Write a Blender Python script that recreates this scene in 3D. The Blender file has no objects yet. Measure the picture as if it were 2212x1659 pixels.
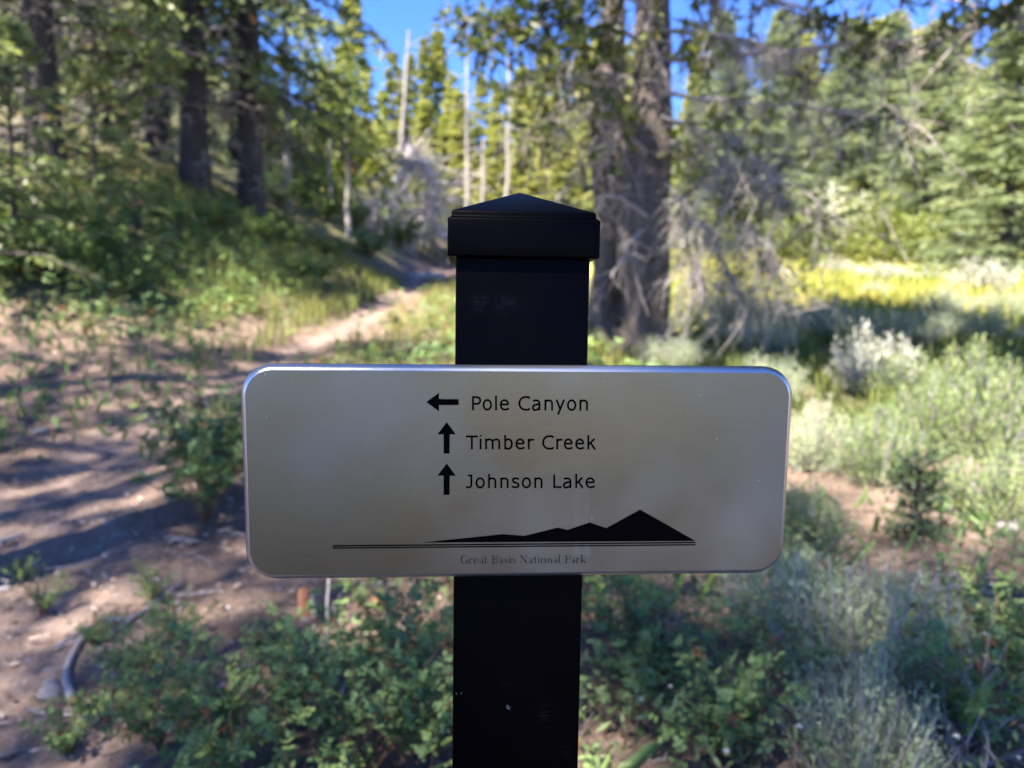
import bpy, math, random
import numpy as np
from mathutils import Vector, Matrix

S = bpy.context.scene
C = S.collection
RNG = np.random.default_rng(7)

# ------------------------------------------------------------------ camera
CAM = np.array([0.0, 0.0, 1.12])
DOWN = np.array([-0.014218108, 0.995498387, 0.093705962])       # plumb line seen from the camera
zc = np.array([0.0, 0.0, 1.0])
Zw = -DOWN / np.linalg.norm(DOWN)
Yw = zc - zc.dot(Zw) * Zw
Yw /= np.linalg.norm(Yw)
Xw = np.cross(Yw, Zw)
M = np.array([Xw, Yw, Zw])                                      # camera axes (right, down, forward) -> world
cam = bpy.data.cameras.new("camera")
camo = bpy.data.objects.new("camera", cam)
C.objects.link(camo)
S.camera = camo
R3 = np.column_stack([M[:, 0], -M[:, 1], -M[:, 2]])
camo.matrix_world = Matrix.Translation(CAM.tolist()) @ Matrix(R3.tolist()).to_4x4()
cam.sensor_width = 36.0
cam.lens = 18.0 / math.tan(math.radians(34.5))
cam.clip_start = 0.05
cam.clip_end = 2000
cam.dof.use_dof = True
cam.dof.focus_distance = 0.493
cam.dof.aperture_fstop = 6.2
FPX = 1106.0 / math.tan(math.radians(34.5))

# ------------------------------------------------------------------ sky and sun
SUN = np.array([-0.37, -0.44, 0.82])
SUN /= np.linalg.norm(SUN)
w = bpy.data.worlds.new("World")
S.world = w
w.use_nodes = True
nt = w.node_tree
bg = nt.nodes["Background"]
sky = nt.nodes.new("ShaderNodeTexSky")
sky.sky_type = 'NISHITA'
sky.sun_disc = False
sky.sun_elevation = math.asin(SUN[2])
sky.sun_rotation = math.atan2(SUN[0], SUN[1])
sky.altitude = 2600
sky.air_density = 0.75
sky.dust_density = 0.0
sky.ozone_density = 6.0
hs = nt.nodes.new("ShaderNodeHueSaturation")
hs.inputs["Saturation"].default_value = 1.15
hs.inputs["Hue"].default_value = 0.512
nt.links.new(sky.outputs[0], hs.inputs["Color"])
nt.links.new(hs.outputs[0], bg.inputs[0])
bg.inputs[1].default_value = 0.058
sl = bpy.data.lights.new("sun", 'SUN')
sl.energy = 2.6
sl.angle = math.radians(0.6)
sl.color = (1.0, 0.93, 0.83)
so = bpy.data.objects.new("sun", sl)
so.rotation_euler = Vector(SUN.tolist()).to_track_quat('Z', 'Y').to_euler()
C.objects.link(so)
S.view_settings.view_transform = 'Standard'
S.view_settings.look = 'None'
S.view_settings.gamma = 1.0
S.view_settings.use_curve_mapping = False
S.view_settings.exposure = 3.48
S.cycles.max_bounces = 8
S.cycles.diffuse_bounces = 4
S.cycles.glossy_bounces = 3
S.cycles.transmission_bounces = 4
S.cycles.use_denoising = True
S.cycles.sample_clamp_indirect = 6.0


# ------------------------------------------------------------------ mesh helpers
class MB:
    """collects vertices and faces (tris and quads) with a tint per vertex"""
    def __init__(s):
        s.v, s.q, s.t, s.c, s.n = [], [], [], [], 0

    def add(s, v, q=None, t=None, tint=0.5):
        v = np.asarray(v, float).reshape(-1, 3)
        if q is not None and len(q):
            s.q.append(np.asarray(q, np.int64).reshape(-1, 4) + s.n)
        if t is not None and len(t):
            s.t.append(np.asarray(t, np.int64).reshape(-1, 3) + s.n)
        s.v.append(v)
        s.c.append(np.broadcast_to(np.asarray(tint, float), (len(v),)).copy())
        s.n += len(v)
        return s

    def mesh(s, name, mats, smooth=False):
        me = bpy.data.meshes.new(name)
        v = np.concatenate(s.v)
        q = np.concatenate(s.q) if s.q else np.zeros((0, 4), np.int64)
        t = np.concatenate(s.t) if s.t else np.zeros((0, 3), np.int64)
        nq, ntr = len(q), len(t)
        me.vertices.add(len(v))
        me.vertices.foreach_set("co", v.astype(np.float32).ravel())
        me.loops.add(nq * 4 + ntr * 3)
        me.loops.foreach_set("vertex_index", np.concatenate([q.ravel(), t.ravel()]).astype(np.int32))
        me.polygons.add(nq + ntr)
        st = np.concatenate([np.arange(nq) * 4, nq * 4 + np.arange(ntr) * 3])
        me.polygons.foreach_set("loop_start", st.astype(np.int32))
        if smooth:
            me.polygons.foreach_set("use_smooth", np.ones(nq + ntr, bool))
        a = me.attributes.new("tint", 'FLOAT', 'POINT')
        a.data.foreach_set("value", np.concatenate(s.c).astype(np.float32))
        for m in (mats if isinstance(mats, (list, tuple)) else [mats]):
            me.materials.append(m)
        me.update(calc_edges=True)
        return me


def link(name, me, parent=None, loc=(0, 0, 0)):
    o = bpy.data.objects.new(name, me)
    C.objects.link(o)
    o.location = loc
    if parent is not None:
        o.parent = parent
    return o


def tag(o, label=None, cat=None, group=None, kind=None):
    for k, v in (("label", label), ("category", cat), ("group", group), ("kind", kind)):
        if v:
            o[k] = v
    return o


def root(name, loc, label, cat, group=None, rz=0.0, sc=1.0):
    o = bpy.data.objects.new(name, None)
    C.objects.link(o)
    o.location = loc
    o.rotation_euler = (0, 0, rz)
    o.scale = (sc, sc, sc) if np.isscalar(sc) else sc
    return tag(o, label, cat, group)


def unit(a):
    return a / np.maximum(np.linalg.norm(a, axis=-1, keepdims=True), 1e-9)


def tubes(mb, P, r, sides=4, tint=0.5, cap=False):
    """n tubes through P (n,k,3) with radii r (n,k)"""
    P = np.asarray(P, float)
    if P.ndim == 2:
        P = P[None]
    r = np.broadcast_to(np.asarray(r, float), P.shape[:2])
    n, k = P.shape[:2]
    T = np.empty_like(P)
    T[:, 1:-1] = P[:, 2:] - P[:, :-2]
    T[:, 0] = P[:, 1] - P[:, 0]
    T[:, -1] = P[:, -1] - P[:, -2]
    T = unit(T)
    avg = unit(T.mean(1))
    ref = np.where(np.abs(avg[:, 2:3]) > 0.8, np.array([[1.0, 0.1, 0]]), np.array([[0.05, 0.0, 1.0]]))
    U = unit(np.cross(T, ref[:, None, :]))
    V = np.cross(T, U)
    a = np.arange(sides) / sides * 2 * np.pi
    ring = U[:, :, None] * np.cos(a)[:, None] + V[:, :, None] * np.sin(a)[:, None]
    v = P[:, :, None] + ring * r[:, :, None, None]
    idx = np.arange(n * k * sides).reshape(n, k, sides)
    A, B = idx[:, :-1], idx[:, 1:]
    q = np.stack([A, np.roll(A, -1, 2), np.roll(B, -1, 2), B], -1)
    tt = np.broadcast_to(np.asarray(tint, float).reshape(-1, 1, 1), (n, k, sides)).ravel()
    tr = None
    vv = v.reshape(-1, 3)
    if cap:
        tr, ex, m = [], [], n * k * sides
        for i in range(n):
            for ring_i in (0, k - 1):
                ex.append(P[i, ring_i])
                ids = idx[i, ring_i]
                for j in range(sides):
                    tr.append([m, ids[j], ids[(j + 1) % sides]])
                m += 1
        vv = np.concatenate([vv, np.array(ex)])
        tt = np.concatenate([tt, np.full(len(ex), tt[0])])
    return mb.add(vv, q=q.reshape(-1, 4), t=tr, tint=tt)


def perp(D, rng):
    return unit(np.cross(D, rng.normal(size=D.shape)))


def flakes(mb, P, D, L, Wd, rng, tint, side=None):
    """diamond shaped sprays, one quad each"""
    n = len(P)
    D = unit(D)
    Sd = perp(D, rng) if side is None else side
    L = np.broadcast_to(L, (n,))[:, None]
    Wd = np.broadcast_to(Wd, (n,))[:, None]
    v = np.stack([P, P + D * L * 0.45 + Sd * Wd / 2, P + D * L, P + D * L * 0.45 - Sd * Wd / 2], 1)
    mb.add(v.reshape(-1, 3), q=np.arange(n * 4).reshape(n, 4), tint=np.repeat(np.broadcast_to(tint, (n,)), 4))


def leaves(mb, P, D, N, L, Wd, tint, fold=0.18, curl=0.12):
    """broad leaves, each two folded quads sharing the midrib"""
    n = len(P)
    D = unit(D)
    Sd = unit(np.cross(D, N))
    N = np.cross(Sd, D)
    L = np.broadcast_to(L, (n,))[:, None]
    Wd = np.broadcast_to(Wd, (n,))[:, None]
    up = N * L * fold
    v = np.stack([P, P + D * L * .3 + Sd * Wd * .46 + up * .8, P + D * L * .72 + Sd * Wd * .36 + up * .6 - N * L * curl * .4,
                  P + D * L - N * L * curl, P + D * L * .72 - Sd * Wd * .36 + up * .6 - N * L * curl * .4,
                  P + D * L * .3 - Sd * Wd * .46 + up * .8], 1)
    i = np.arange(n)[:, None] * 6
    q = np.concatenate([i + np.array([0, 1, 2, 3]), i + np.array([0, 3, 4, 5])])
    mb.add(v.reshape(-1, 3), q=q, tint=np.repeat(np.broadcast_to(tint, (n,)), 6))


# ------------------------------------------------------------------ materials
def mat(name):
    m = bpy.data.materials.new(name)
    m.use_nodes = True
    return m, m.node_tree, m.node_tree.nodes["Principled BSDF"]


def node(t, typ, **kw):
    n = t.nodes.new(typ)
    for k, v in kw.items():
        setattr(n, k, v)
    return n


def noise(t, scale, detail=4, rough=0.6, vec=None):
    n = node(t, "ShaderNodeTexNoise")
    n.inputs["Scale"].default_value = scale
    n.inputs["Detail"].default_value = detail
    n.inputs["Roughness"].default_value = rough
    if vec is not None:
        t.links.new(vec, n.inputs["Vector"])
    return n


def ramp(t, src, stops):
    r = node(t, "ShaderNodeValToRGB")
    el = r.color_ramp.elements
    while len(el) < len(stops):
        el.new(0.5)
    for e, (p, c) in zip(el, stops):
        e.position = p
        e.color = (*c, 1) if len(c) == 3 else c
    t.links.new(src, r.inputs[0])
    return r


def mixc(t, fac, a, b, typ='MIX'):
    m = node(t, "ShaderNodeMix", data_type='RGBA', blend_type=typ)
    for s, v in ((m.inputs[0], fac), (m.inputs[6], a), (m.inputs[7], b)):
        if hasattr(v, "is_linked"):
            t.links.new(v, s)
        elif isinstance(v, (int, float)):
            s.default_value = v
        else:
            s.default_value = (*v, 1)
    return m.outputs[2]


def math_(t, op, a, b=None, c=None):
    m = node(t, "ShaderNodeMath", operation=op)
    for i, v in enumerate((a, b, c)):
        if v is None:
            continue
        if hasattr(v, "is_linked"):
            t.links.new(v, m.inputs[i])
        else:
            m.inputs[i].default_value = v
    return m.outputs[0]


def attr(t, name):
    a = node(t, "ShaderNodeAttribute", attribute_name=name)
    return a.outputs["Fac"]


def leaf_mat(name, dark, mid, light, rough=0.45, trans=0.35, spec=0.4, dead=None):
    m, t, p = mat(name)
    oi = node(t, "ShaderNodeObjectInfo")
    f = math_(t, 'ADD', attr(t, "tint"), math_(t, 'MULTIPLY_ADD', oi.outputs["Random"], 0.3, -0.15))
    st = [(0.0, dark), (0.5, mid), (0.93, light)]
    if dead:
        st += [(0.96, dead)]
    r = ramp(t, f, st)
    t.links.new(r.outputs[0], p.inputs["Base Color"])
    p.inputs["Roughness"].default_value = rough
    p.inputs["Specular IOR Level"].default_value = spec
    tr = node(t, "ShaderNodeBsdfTranslucent")
    t.links.new(mixc(t, 0.5, r.outputs[0], (0.9, 1.0, 0.35), 'MULTIPLY'), tr.inputs[0])
    mx = node(t, "ShaderNodeMixShader")
    mx.inputs[0].default_value = trans
    t.links.new(p.outputs[0], mx.inputs[1])
    t.links.new(tr.outputs[0], mx.inputs[2])
    t.links.new(mx.outputs[0], t.nodes["Material Output"].inputs[0])
    return m


def wood_mat(name, a, b, scale=14, stretch=0.12, bump=0.5, rough=0.85, tm=.35):
    m, t, p = mat(name)
    tc = node(t, "ShaderNodeTexCoord")
    mp = node(t, "ShaderNodeMapping")
    mp.inputs["Scale"].default_value = (1, 1, stretch)
    t.links.new(tc.outputs["Object"], mp.inputs[0])
    n = noise(t, scale, 6, 0.65, mp.outputs[0])
    r = ramp(t, n.outputs[0], [(0.3, a), (0.7, b)])
    col = r.outputs[0]
    n2 = noise(t, 2.2, 3, 0.6, tc.outputs["Object"])
    col = mixc(t, ramp(t, n2.outputs[0], [(0.35, (0.62,) * 3), (0.65, (1.15,) * 3)]).outputs[0], (0, 0, 0), col) if False else \
        mixc(t, 1.0, col, ramp(t, n2.outputs[0], [(0.35, (0.7,) * 3), (0.65, (1.0,) * 3)]).outputs[0], 'MULTIPLY')
    col = mixc(t, tm, col, mixc(t, attr(t, "tint"), a, b))
    t.links.new(col, p.inputs["Base Color"])
    p.inputs["Roughness"].default_value = rough
    p.inputs["Specular IOR Level"].default_value = 0.2
    bp = node(t, "ShaderNodeBump")
    bp.inputs["Strength"].default_value = bump
    bp.inputs["Distance"].default_value = 0.03
    t.links.new(n.outputs[0], bp.inputs["Height"])
    t.links.new(bp.outputs[0], p.inputs["Normal"])
    return m


M_spruce = leaf_mat("spruce_needles", (.018, .036, .016), (.045, .075, .03), (.10, .13, .045), trans=.25)
M_fir = leaf_mat("fir_needles", (.07, .095, .04), (.21, .25, .095), (.43, .46, .18), trans=.48, dead=(.34, .15, .07))
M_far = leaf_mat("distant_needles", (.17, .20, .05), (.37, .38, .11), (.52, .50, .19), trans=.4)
M_blue = leaf_mat("bluish_needles", (.13, .17, .085), (.26, .31, .155), (.40, .43, .22), trans=.35)
M_pine = leaf_mat("pine_needles", (.05, .07, .018), (.13, .17, .035), (.24, .27, .05), trans=.4)
M_aspen = leaf_mat("aspen_leaves", (.12, .17, .03), (.20, .24, .05), (.30, .30, .08), trans=.45)
M_rose = leaf_mat("shrub_leaves", (.085, .14, .058), (.15, .235, .085), (.26, .34, .09), rough=.5, trans=.35, spec=.3, dead=(.20, .08, .03))
M_sage = leaf_mat("sage_leaves", (.18, .215, .12), (.33, .38, .215), (.47, .50, .30), rough=.7, trans=.2, spec=.2)
M_pale = leaf_mat("pale_shrub_leaves", (.28, .30, .22), (.42, .42, .33), (.55, .52, .42), rough=.8, trans=.15, spec=.2)
M_rabbit = leaf_mat("feathery_shrub_leaves", (.11, .17, .07), (.20, .26, .10), (.30, .32, .12), rough=.7, trans=.3, spec=.2)
M_yarrow = leaf_mat("feathery_leaves", (.13, .17, .075), (.225, .27, .115), (.35, .38, .15), rough=.6, trans=.3, spec=.3)
M_grass = leaf_mat("grass_blades", (.09, .12, .03), (.20, .22, .06), (.36, .30, .11), rough=.6, trans=.35, spec=.2)
M_meadow = leaf_mat("meadow_blades", (.12, .20, .04), (.34, .32, .08), (.50, .41, .09), rough=.7, trans=.3, spec=.1)
M_bark = wood_mat("dark_bark", (.028, .023, .022), (.085, .07, .062), 10, .15)
M_pbark = wood_mat("grey_bark", (.05, .039, .033), (.165, .134, .112), 16, .07, 1.0)
M_pale_bark = wood_mat("pale_bark", (.20, .175, .16), (.38, .34, .31), 6, .6, .3)
M_dead = wood_mat("dead_wood", (.20, .17, .152), (.50, .44, .40), 20, .3, .3)
M_dead_sunlit = wood_mat("sunlit_dead_wood", (.42, .36, .33), (.72, .64, .60), 20, .3, .3)  # dead wood lightened to stand in for sun on the fallen tree
M_twig = wood_mat("grey_twigs", (.20, .17, .165), (.46, .42, .42), 60, .3, .3)
M_cut = wood_mat("cut_wood", (.22, .09, .04), (.40, .20, .09), 60, 1, .3)
M_stem = wood_mat("brown_stems", (.10, .05, .03), (.22, .13, .08), 60, .3, .2)
M_stone = wood_mat("pale_stone", (.24, .21, .20), (.56, .52, .51), 30, 1, .5, tm=.6)
M_litter = wood_mat("dry_litter", (.05, .03, .02), (.56, .43, .34), 90, 1, .2, tm=.85)
M_rust = wood_mat("rusty_wood", (.30, .11, .05), (.48, .22, .12), 40, .3, .3)

# ------------------------------------------------------------------ terrain
PATH = np.array([(1.0, -1.2), (2.0, -1.75), (3.0, -2.25), (5.0, -2.9), (7.5, -3.0), (10.5, -2.85), (14, -2.75), (20, -2.85), (28, -3.1), (40, -3.9), (60, -6)])


def sp(a, k):
    return np.logaddexp(0, a / k) * k


def ss(a, lo, hi):
    u = np.clip((a - lo) / (hi - lo), 0, 1)
    return u * u * (3 - 2 * u)


def path_x(y):
    return np.interp(y, PATH[:, 0], PATH[:, 1])


def H(x, y):
    x = np.asarray(x, float)
    y = np.asarray(y, float)
    z = 0.107 * (sp(y - 4.5, 0.8) - sp(y - 150, 5))
    u = x / np.maximum(y, 5)
    far = .16 + .20 * ss(u, .0, .5) + .22 * ss(-u, .25, .6)
    z = z + far * (sp(y - 48, 5) - sp(y - 150, 8))
    k = .07 + .56 * ss(y, 4, 17)
    L = sp(-(x + 3.5), .35)
    z = z + k * 14 * (1 - np.exp(-L / 14))
    z = z + .03 * np.sin(x * 1.3 + .7) * np.sin(y * 1.1) + .015 * np.sin(x * 3.7 + y * 2.1)
    z = z - .05 * np.exp(-((x - path_x(y)) / .55) ** 2) * ss(y, 0, 3)
    return z


def Hs(x, y):
    return float(H(x, y))


def ray(px, py):
    d = M @ np.array([(px - 1106) / FPX, (py - 829.5) / FPX, 1.0])
    return d / d[1]


def at(px, py, D):
    """point at depth D metres on the line of sight through a pixel of the photograph"""
    return CAM + ray(px, py) * D


def gp(px, py):
    """ground point seen at a pixel"""
    d = ray(px, py)
    s = np.concatenate([np.arange(1, 12, .02), np.arange(12, 140, .1)])
    P = CAM + d * s[:, None]
    b = P[:, 2] - H(P[:, 0], P[:, 1]) < 0
    return P[np.argmax(b)] if b.any() else P[-1]


def gx(px, D):
    """ground point at depth D under a pixel column"""
    x = ray(px, 660)[0] * D
    return np.array([x, D, Hs(x, D)])


def ground_mat():
    m, t, p = mat("forest_floor")
    tc = node(t, "ShaderNodeTexCoord")
    ob = tc.outputs["Object"]
    n1 = noise(t, 1.6, 8, .62, ob)
    n2 = noise(t, 34, 6, .7, ob)
    n3 = noise(t, 7, 6, .6, ob)
    litter = mixc(t, ramp(t, n2.outputs[0], [(.35, (0, 0, 0)), (.66, (1, 1, 1))]).outputs[0], (.09, .062, .05), (.30, .215, .17))
    litter = mixc(t, ramp(t, n3.outputs[0], [(.42, (0, 0, 0)), (.6, (1, 1, 1))]).outputs[0], litter, (.16, .115, .09))
    dirt = ramp(t, n3.outputs[0], [(.3, (.17, .122, .10)), (.7, (.26, .19, .158))]).outputs[0]
    dirt = mixc(t, ramp(t, n2.outputs[0], [(.5, (0, 0, 0)), (.7, (.9, .9, .9))]).outputs[0], dirt, (.34, .26, .22))
    dirt = mixc(t, ramp(t, n2.outputs[0], [(.3, (.8, .8, .8)), (.44, (0, 0, 0))]).outputs[0], dirt, (.10, .07, .055))
    green = ramp(t, n3.outputs[0], [(.3, (.07, .095, .03)), (.7, (.15, .17, .05))]).outputs[0]
    mead = ramp(t, n1.outputs[0], [(.35, (.18, .23, .055)), (.5, (.34, .32, .08)), (.65, (.46, .38, .085))]).outputs[0]
    pf = math_(t, 'ADD', attr(t, "path"), math_(t, 'MULTIPLY_ADD', n3.outputs[0], .7, -.35))
    pf = ramp(t, pf, [(.35, (0, 0, 0)), (.65, (1, 1, 1))]).outputs[0]
    c = mixc(t, attr(t, "green"), litter, green)
    c = mixc(t, attr(t, "meadow"), c, mead)
    n4 = noise(t, 3.1, 5, .6, ob)
    dirt = mixc(t, ramp(t, n4.outputs[0], [(.45, (0, 0, 0)), (.62, (.75, .75, .75))]).outputs[0], dirt, litter)
    c = mixc(t, pf, c, dirt)
    t.links.new(c, p.inputs["Base Color"])
    p.inputs["Roughness"].default_value = .95
    p.inputs["Specular IOR Level"].default_value = .02
    bp = node(t, "ShaderNodeBump")
    bp.inputs["Strength"].default_value = .8
    bp.inputs["Distance"].default_value = .03
    t.links.new(n2.outputs[0], bp.inputs["Height"])
    t.links.new(bp.outputs[0], p.inputs["Normal"])
    return m


M_ground = ground_mat()


def build_ground():
    xs = np.concatenate([-np.geomspace(170, 12, 60)[:-1], np.arange(-12, 14, .11), np.geomspace(14, 190, 60)])
    ys = np.concatenate([-np.geomspace(60, 4, 22)[:-1], np.arange(-4, 32, .13), np.geomspace(32, 300, 90)])
    X, Y = np.meshgrid(xs, ys)
    Z = H(X, Y)
    Z = Z + .028 * (RNG.random(Z.shape) - .5) * (Y < 30)
    ny, nx = X.shape
    hw = np.interp(Y, [1, 3, 5, 7, 14, 28], [.75, .68, .38, .26, .26, .26])
    pd = np.clip(.5 + (hw - np.abs(X - path_x(Y))) / .5, 0, 1) * (Y > -3) * (Y < 60)
    pd = np.maximum(pd, .9 * ss(-X - .75 * Y + .2, 0, .5) * ss(4 - Y, 0, 1) * ss(3.6 + X, 0, .8))
    u = X / np.maximum(Y, 1)
    mead = ss(Y - .42 * X, 10.0, 12.5) * ss(X, 2.2, 3.6) * ss(42 - Y, 0, 6)
    green = np.clip(.75 * ss(X, -.6, .6) * ss(Y, 5, 9) + .7 * ss(-X, 3.6, 5) * ss(Y, 8, 11) + ss(Y, 40, 48), 0, 1) * .8
    idx = np.arange(ny * nx).reshape(ny, nx)
    q = np.stack([idx[:-1, :-1], idx[:-1, 1:], idx[1:, 1:], idx[1:, :-1]], -1)
    V = np.stack([X, Y, Z], -1).reshape(-1, 3)
    fx = (pd[:-1, :-1] + pd[1:, 1:]) / 2 + .25 * (RNG.random(q.shape[:2]) - .5)
    onp = (fx > .5) & (Y[:-1, :-1] > 1.2) & (Y[:-1, :-1] < 45)
    for name, sel in (("ground", ~onp), ("path", onp)):
        qq = q[sel]
        used = np.unique(qq)
        mp = np.zeros(len(V), np.int64)
        mp[used] = np.arange(len(used))
        b = MB()
        b.add(V[used], q=mp[qq])
        me = b.mesh(name, M_ground, smooth=True)
        for an, arr in (("path", pd), ("meadow", mead), ("green", green)):
            a = me.attributes.new(an, 'FLOAT', 'POINT')
            a.data.foreach_set("value", arr.ravel()[used].astype(np.float32))
        tag(link(name, me), kind="structure")


build_ground()

# ------------------------------------------------------------------ the signpost
Rs = np.array([[0.9980564457908229, -0.011295617496498662, -0.061284092885209], [0.0038605750475023794, 0.9927533632564349, -0.12010768378142758], [0.062196679780296416, 0.11963765614725823, 0.9908675008576564]])
ts = np.array([0.00640951606170502, 0.05831194259054452, 0.4919589732536176])
Rp = np.array([[0.9980285658348881, -0.014218108202843372, -0.06112959329726148], [0.008399690581421712, 0.9954983867765809, -0.09440554604132874], [0.062196679780296416, 0.09370596205342167, 0.9936552549551328]])
tp = np.array([0.005481524205211096, 0.05734938798210019, 0.4998586355692767])
FL = np.diag([1, -1, -1])
Msign = M @ Rs @ FL                     # local: x right, y up, z out of the face
Psign = CAM + M @ ts
Mpost = M @ Rp @ FL
Ppost = CAM + M @ tp


def frame(o, Rm, loc, parent):
    b = np.array(parent.location)
    o.matrix_local = Matrix.Translation((loc - b).tolist()) @ Matrix(Rm.tolist()).to_4x4()


def paint_mat():
    m, t, p = mat("black_paint")
    tc = node(t, "ShaderNodeTexCoord")
    ob = tc.outputs["Object"]
    mp = node(t, "ShaderNodeMapping")
    mp.inputs["Scale"].default_value = (6, 110, 6)
    mp.inputs["Rotation"].default_value = (0, 0, .12)
    t.links.new(ob, mp.inputs[0])
    scr = noise(t, 9, 6, .75, mp.outputs[0])
    msk = noise(t, 22, 3, .5, ob)
    vo = node(t, "ShaderNodeTexVoronoi")
    vo.inputs["Scale"].default_value = 95
    dn = noise(t, 260, 2, .6, ob)
    dv = node(t, "ShaderNodeVectorMath", operation='MULTIPLY_ADD')
    dv.inputs[1].default_value = (.011, .016, .011)
    t.links.new(dn.outputs["Color"], dv.inputs[0])
    t.links.new(ob, dv.inputs[2])
    t.links.new(dv.outputs[0], vo.inputs["Vector"])
    wn = noise(t, 60, 2, .5, ob)
    rnd = ramp(t, vo.outputs["Color"], [(.84, (0, 0, 0)), (.845, (1, 1, 1))]).outputs[0]
    spk = ramp(t, math_(t, 'ADD', vo.outputs["Distance"], math_(t, 'MULTIPLY_ADD', wn.outputs[0], .55, -.29)), [(.03, (1, 1, 1)), (.10, (0, 0, 0))]).outputs[0]
    spk = math_(t, 'MULTIPLY', spk, rnd)
    s = math_(t, 'MULTIPLY', ramp(t, scr.outputs[0], [(.52, (0, 0, 0)), (.66, (1, 1, 1))]).outputs[0],
              ramp(t, msk.outputs[0], [(.60, (0, 0, 0)), (.74, (1, 1, 1))]).outputs[0])
    sx = node(t, "ShaderNodeSeparateXYZ")
    t.links.new(ob, sx.inputs[0])
    ux = math_(t, 'MULTIPLY', math_(t, 'ADD', sx.outputs[0], .019), 38)
    uy = math_(t, 'MULTIPLY', math_(t, 'SUBTRACT', sx.outputs[1], .110), 95)
    rr2 = math_(t, 'SQRT', math_(t, 'ADD', math_(t, 'MULTIPLY', ux, ux), math_(t, 'MULTIPLY', uy, uy)))
    scuff = math_(t, 'MULTIPLY', ramp(t, rr2, [(.15, (1, 1, 1)), (1.0, (0, 0, 0))]).outputs[0], ramp(t, scr.outputs[0], [(.42, (0, 0, 0)), (.62, (1, 1, 1))]).outputs[0])
    s = math_(t, 'MAXIMUM', s, math_(t, 'MULTIPLY', math_(t, 'MULTIPLY', scuff, ramp(t, noise(t, 120, 4, .7, ob).outputs[0], [(.42, (0, 0, 0)), (.7, (1, 1, 1))]).outputs[0]), .5))
    c = mixc(t, math_(t, 'MULTIPLY', s, .55), (.0005, .0005, .0009), (.028, .03, .04))
    c = mixc(t, math_(t, 'MULTIPLY', spk, .35), c, (.30, .30, .28))
    t.links.new(c, p.inputs["Base Color"])
    rr = ramp(t, scr.outputs[0], [(.3, (.34,) * 3), (.7, (.46,) * 3)]).outputs[0]
    t.links.new(rr, p.inputs["Roughness"])
    p.inputs["Specular IOR Level"].default_value = .03
    bp = node(t, "ShaderNodeBump")
    bp.inputs["Strength"].default_value = .12
    bp.inputs["Distance"].default_value = .0008
    t.links.new(noise(t, 420, 4, .6, ob).outputs[0], bp.inputs["Height"])
    t.links.new(bp.outputs[0], p.inputs["Normal"])
    return m


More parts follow.
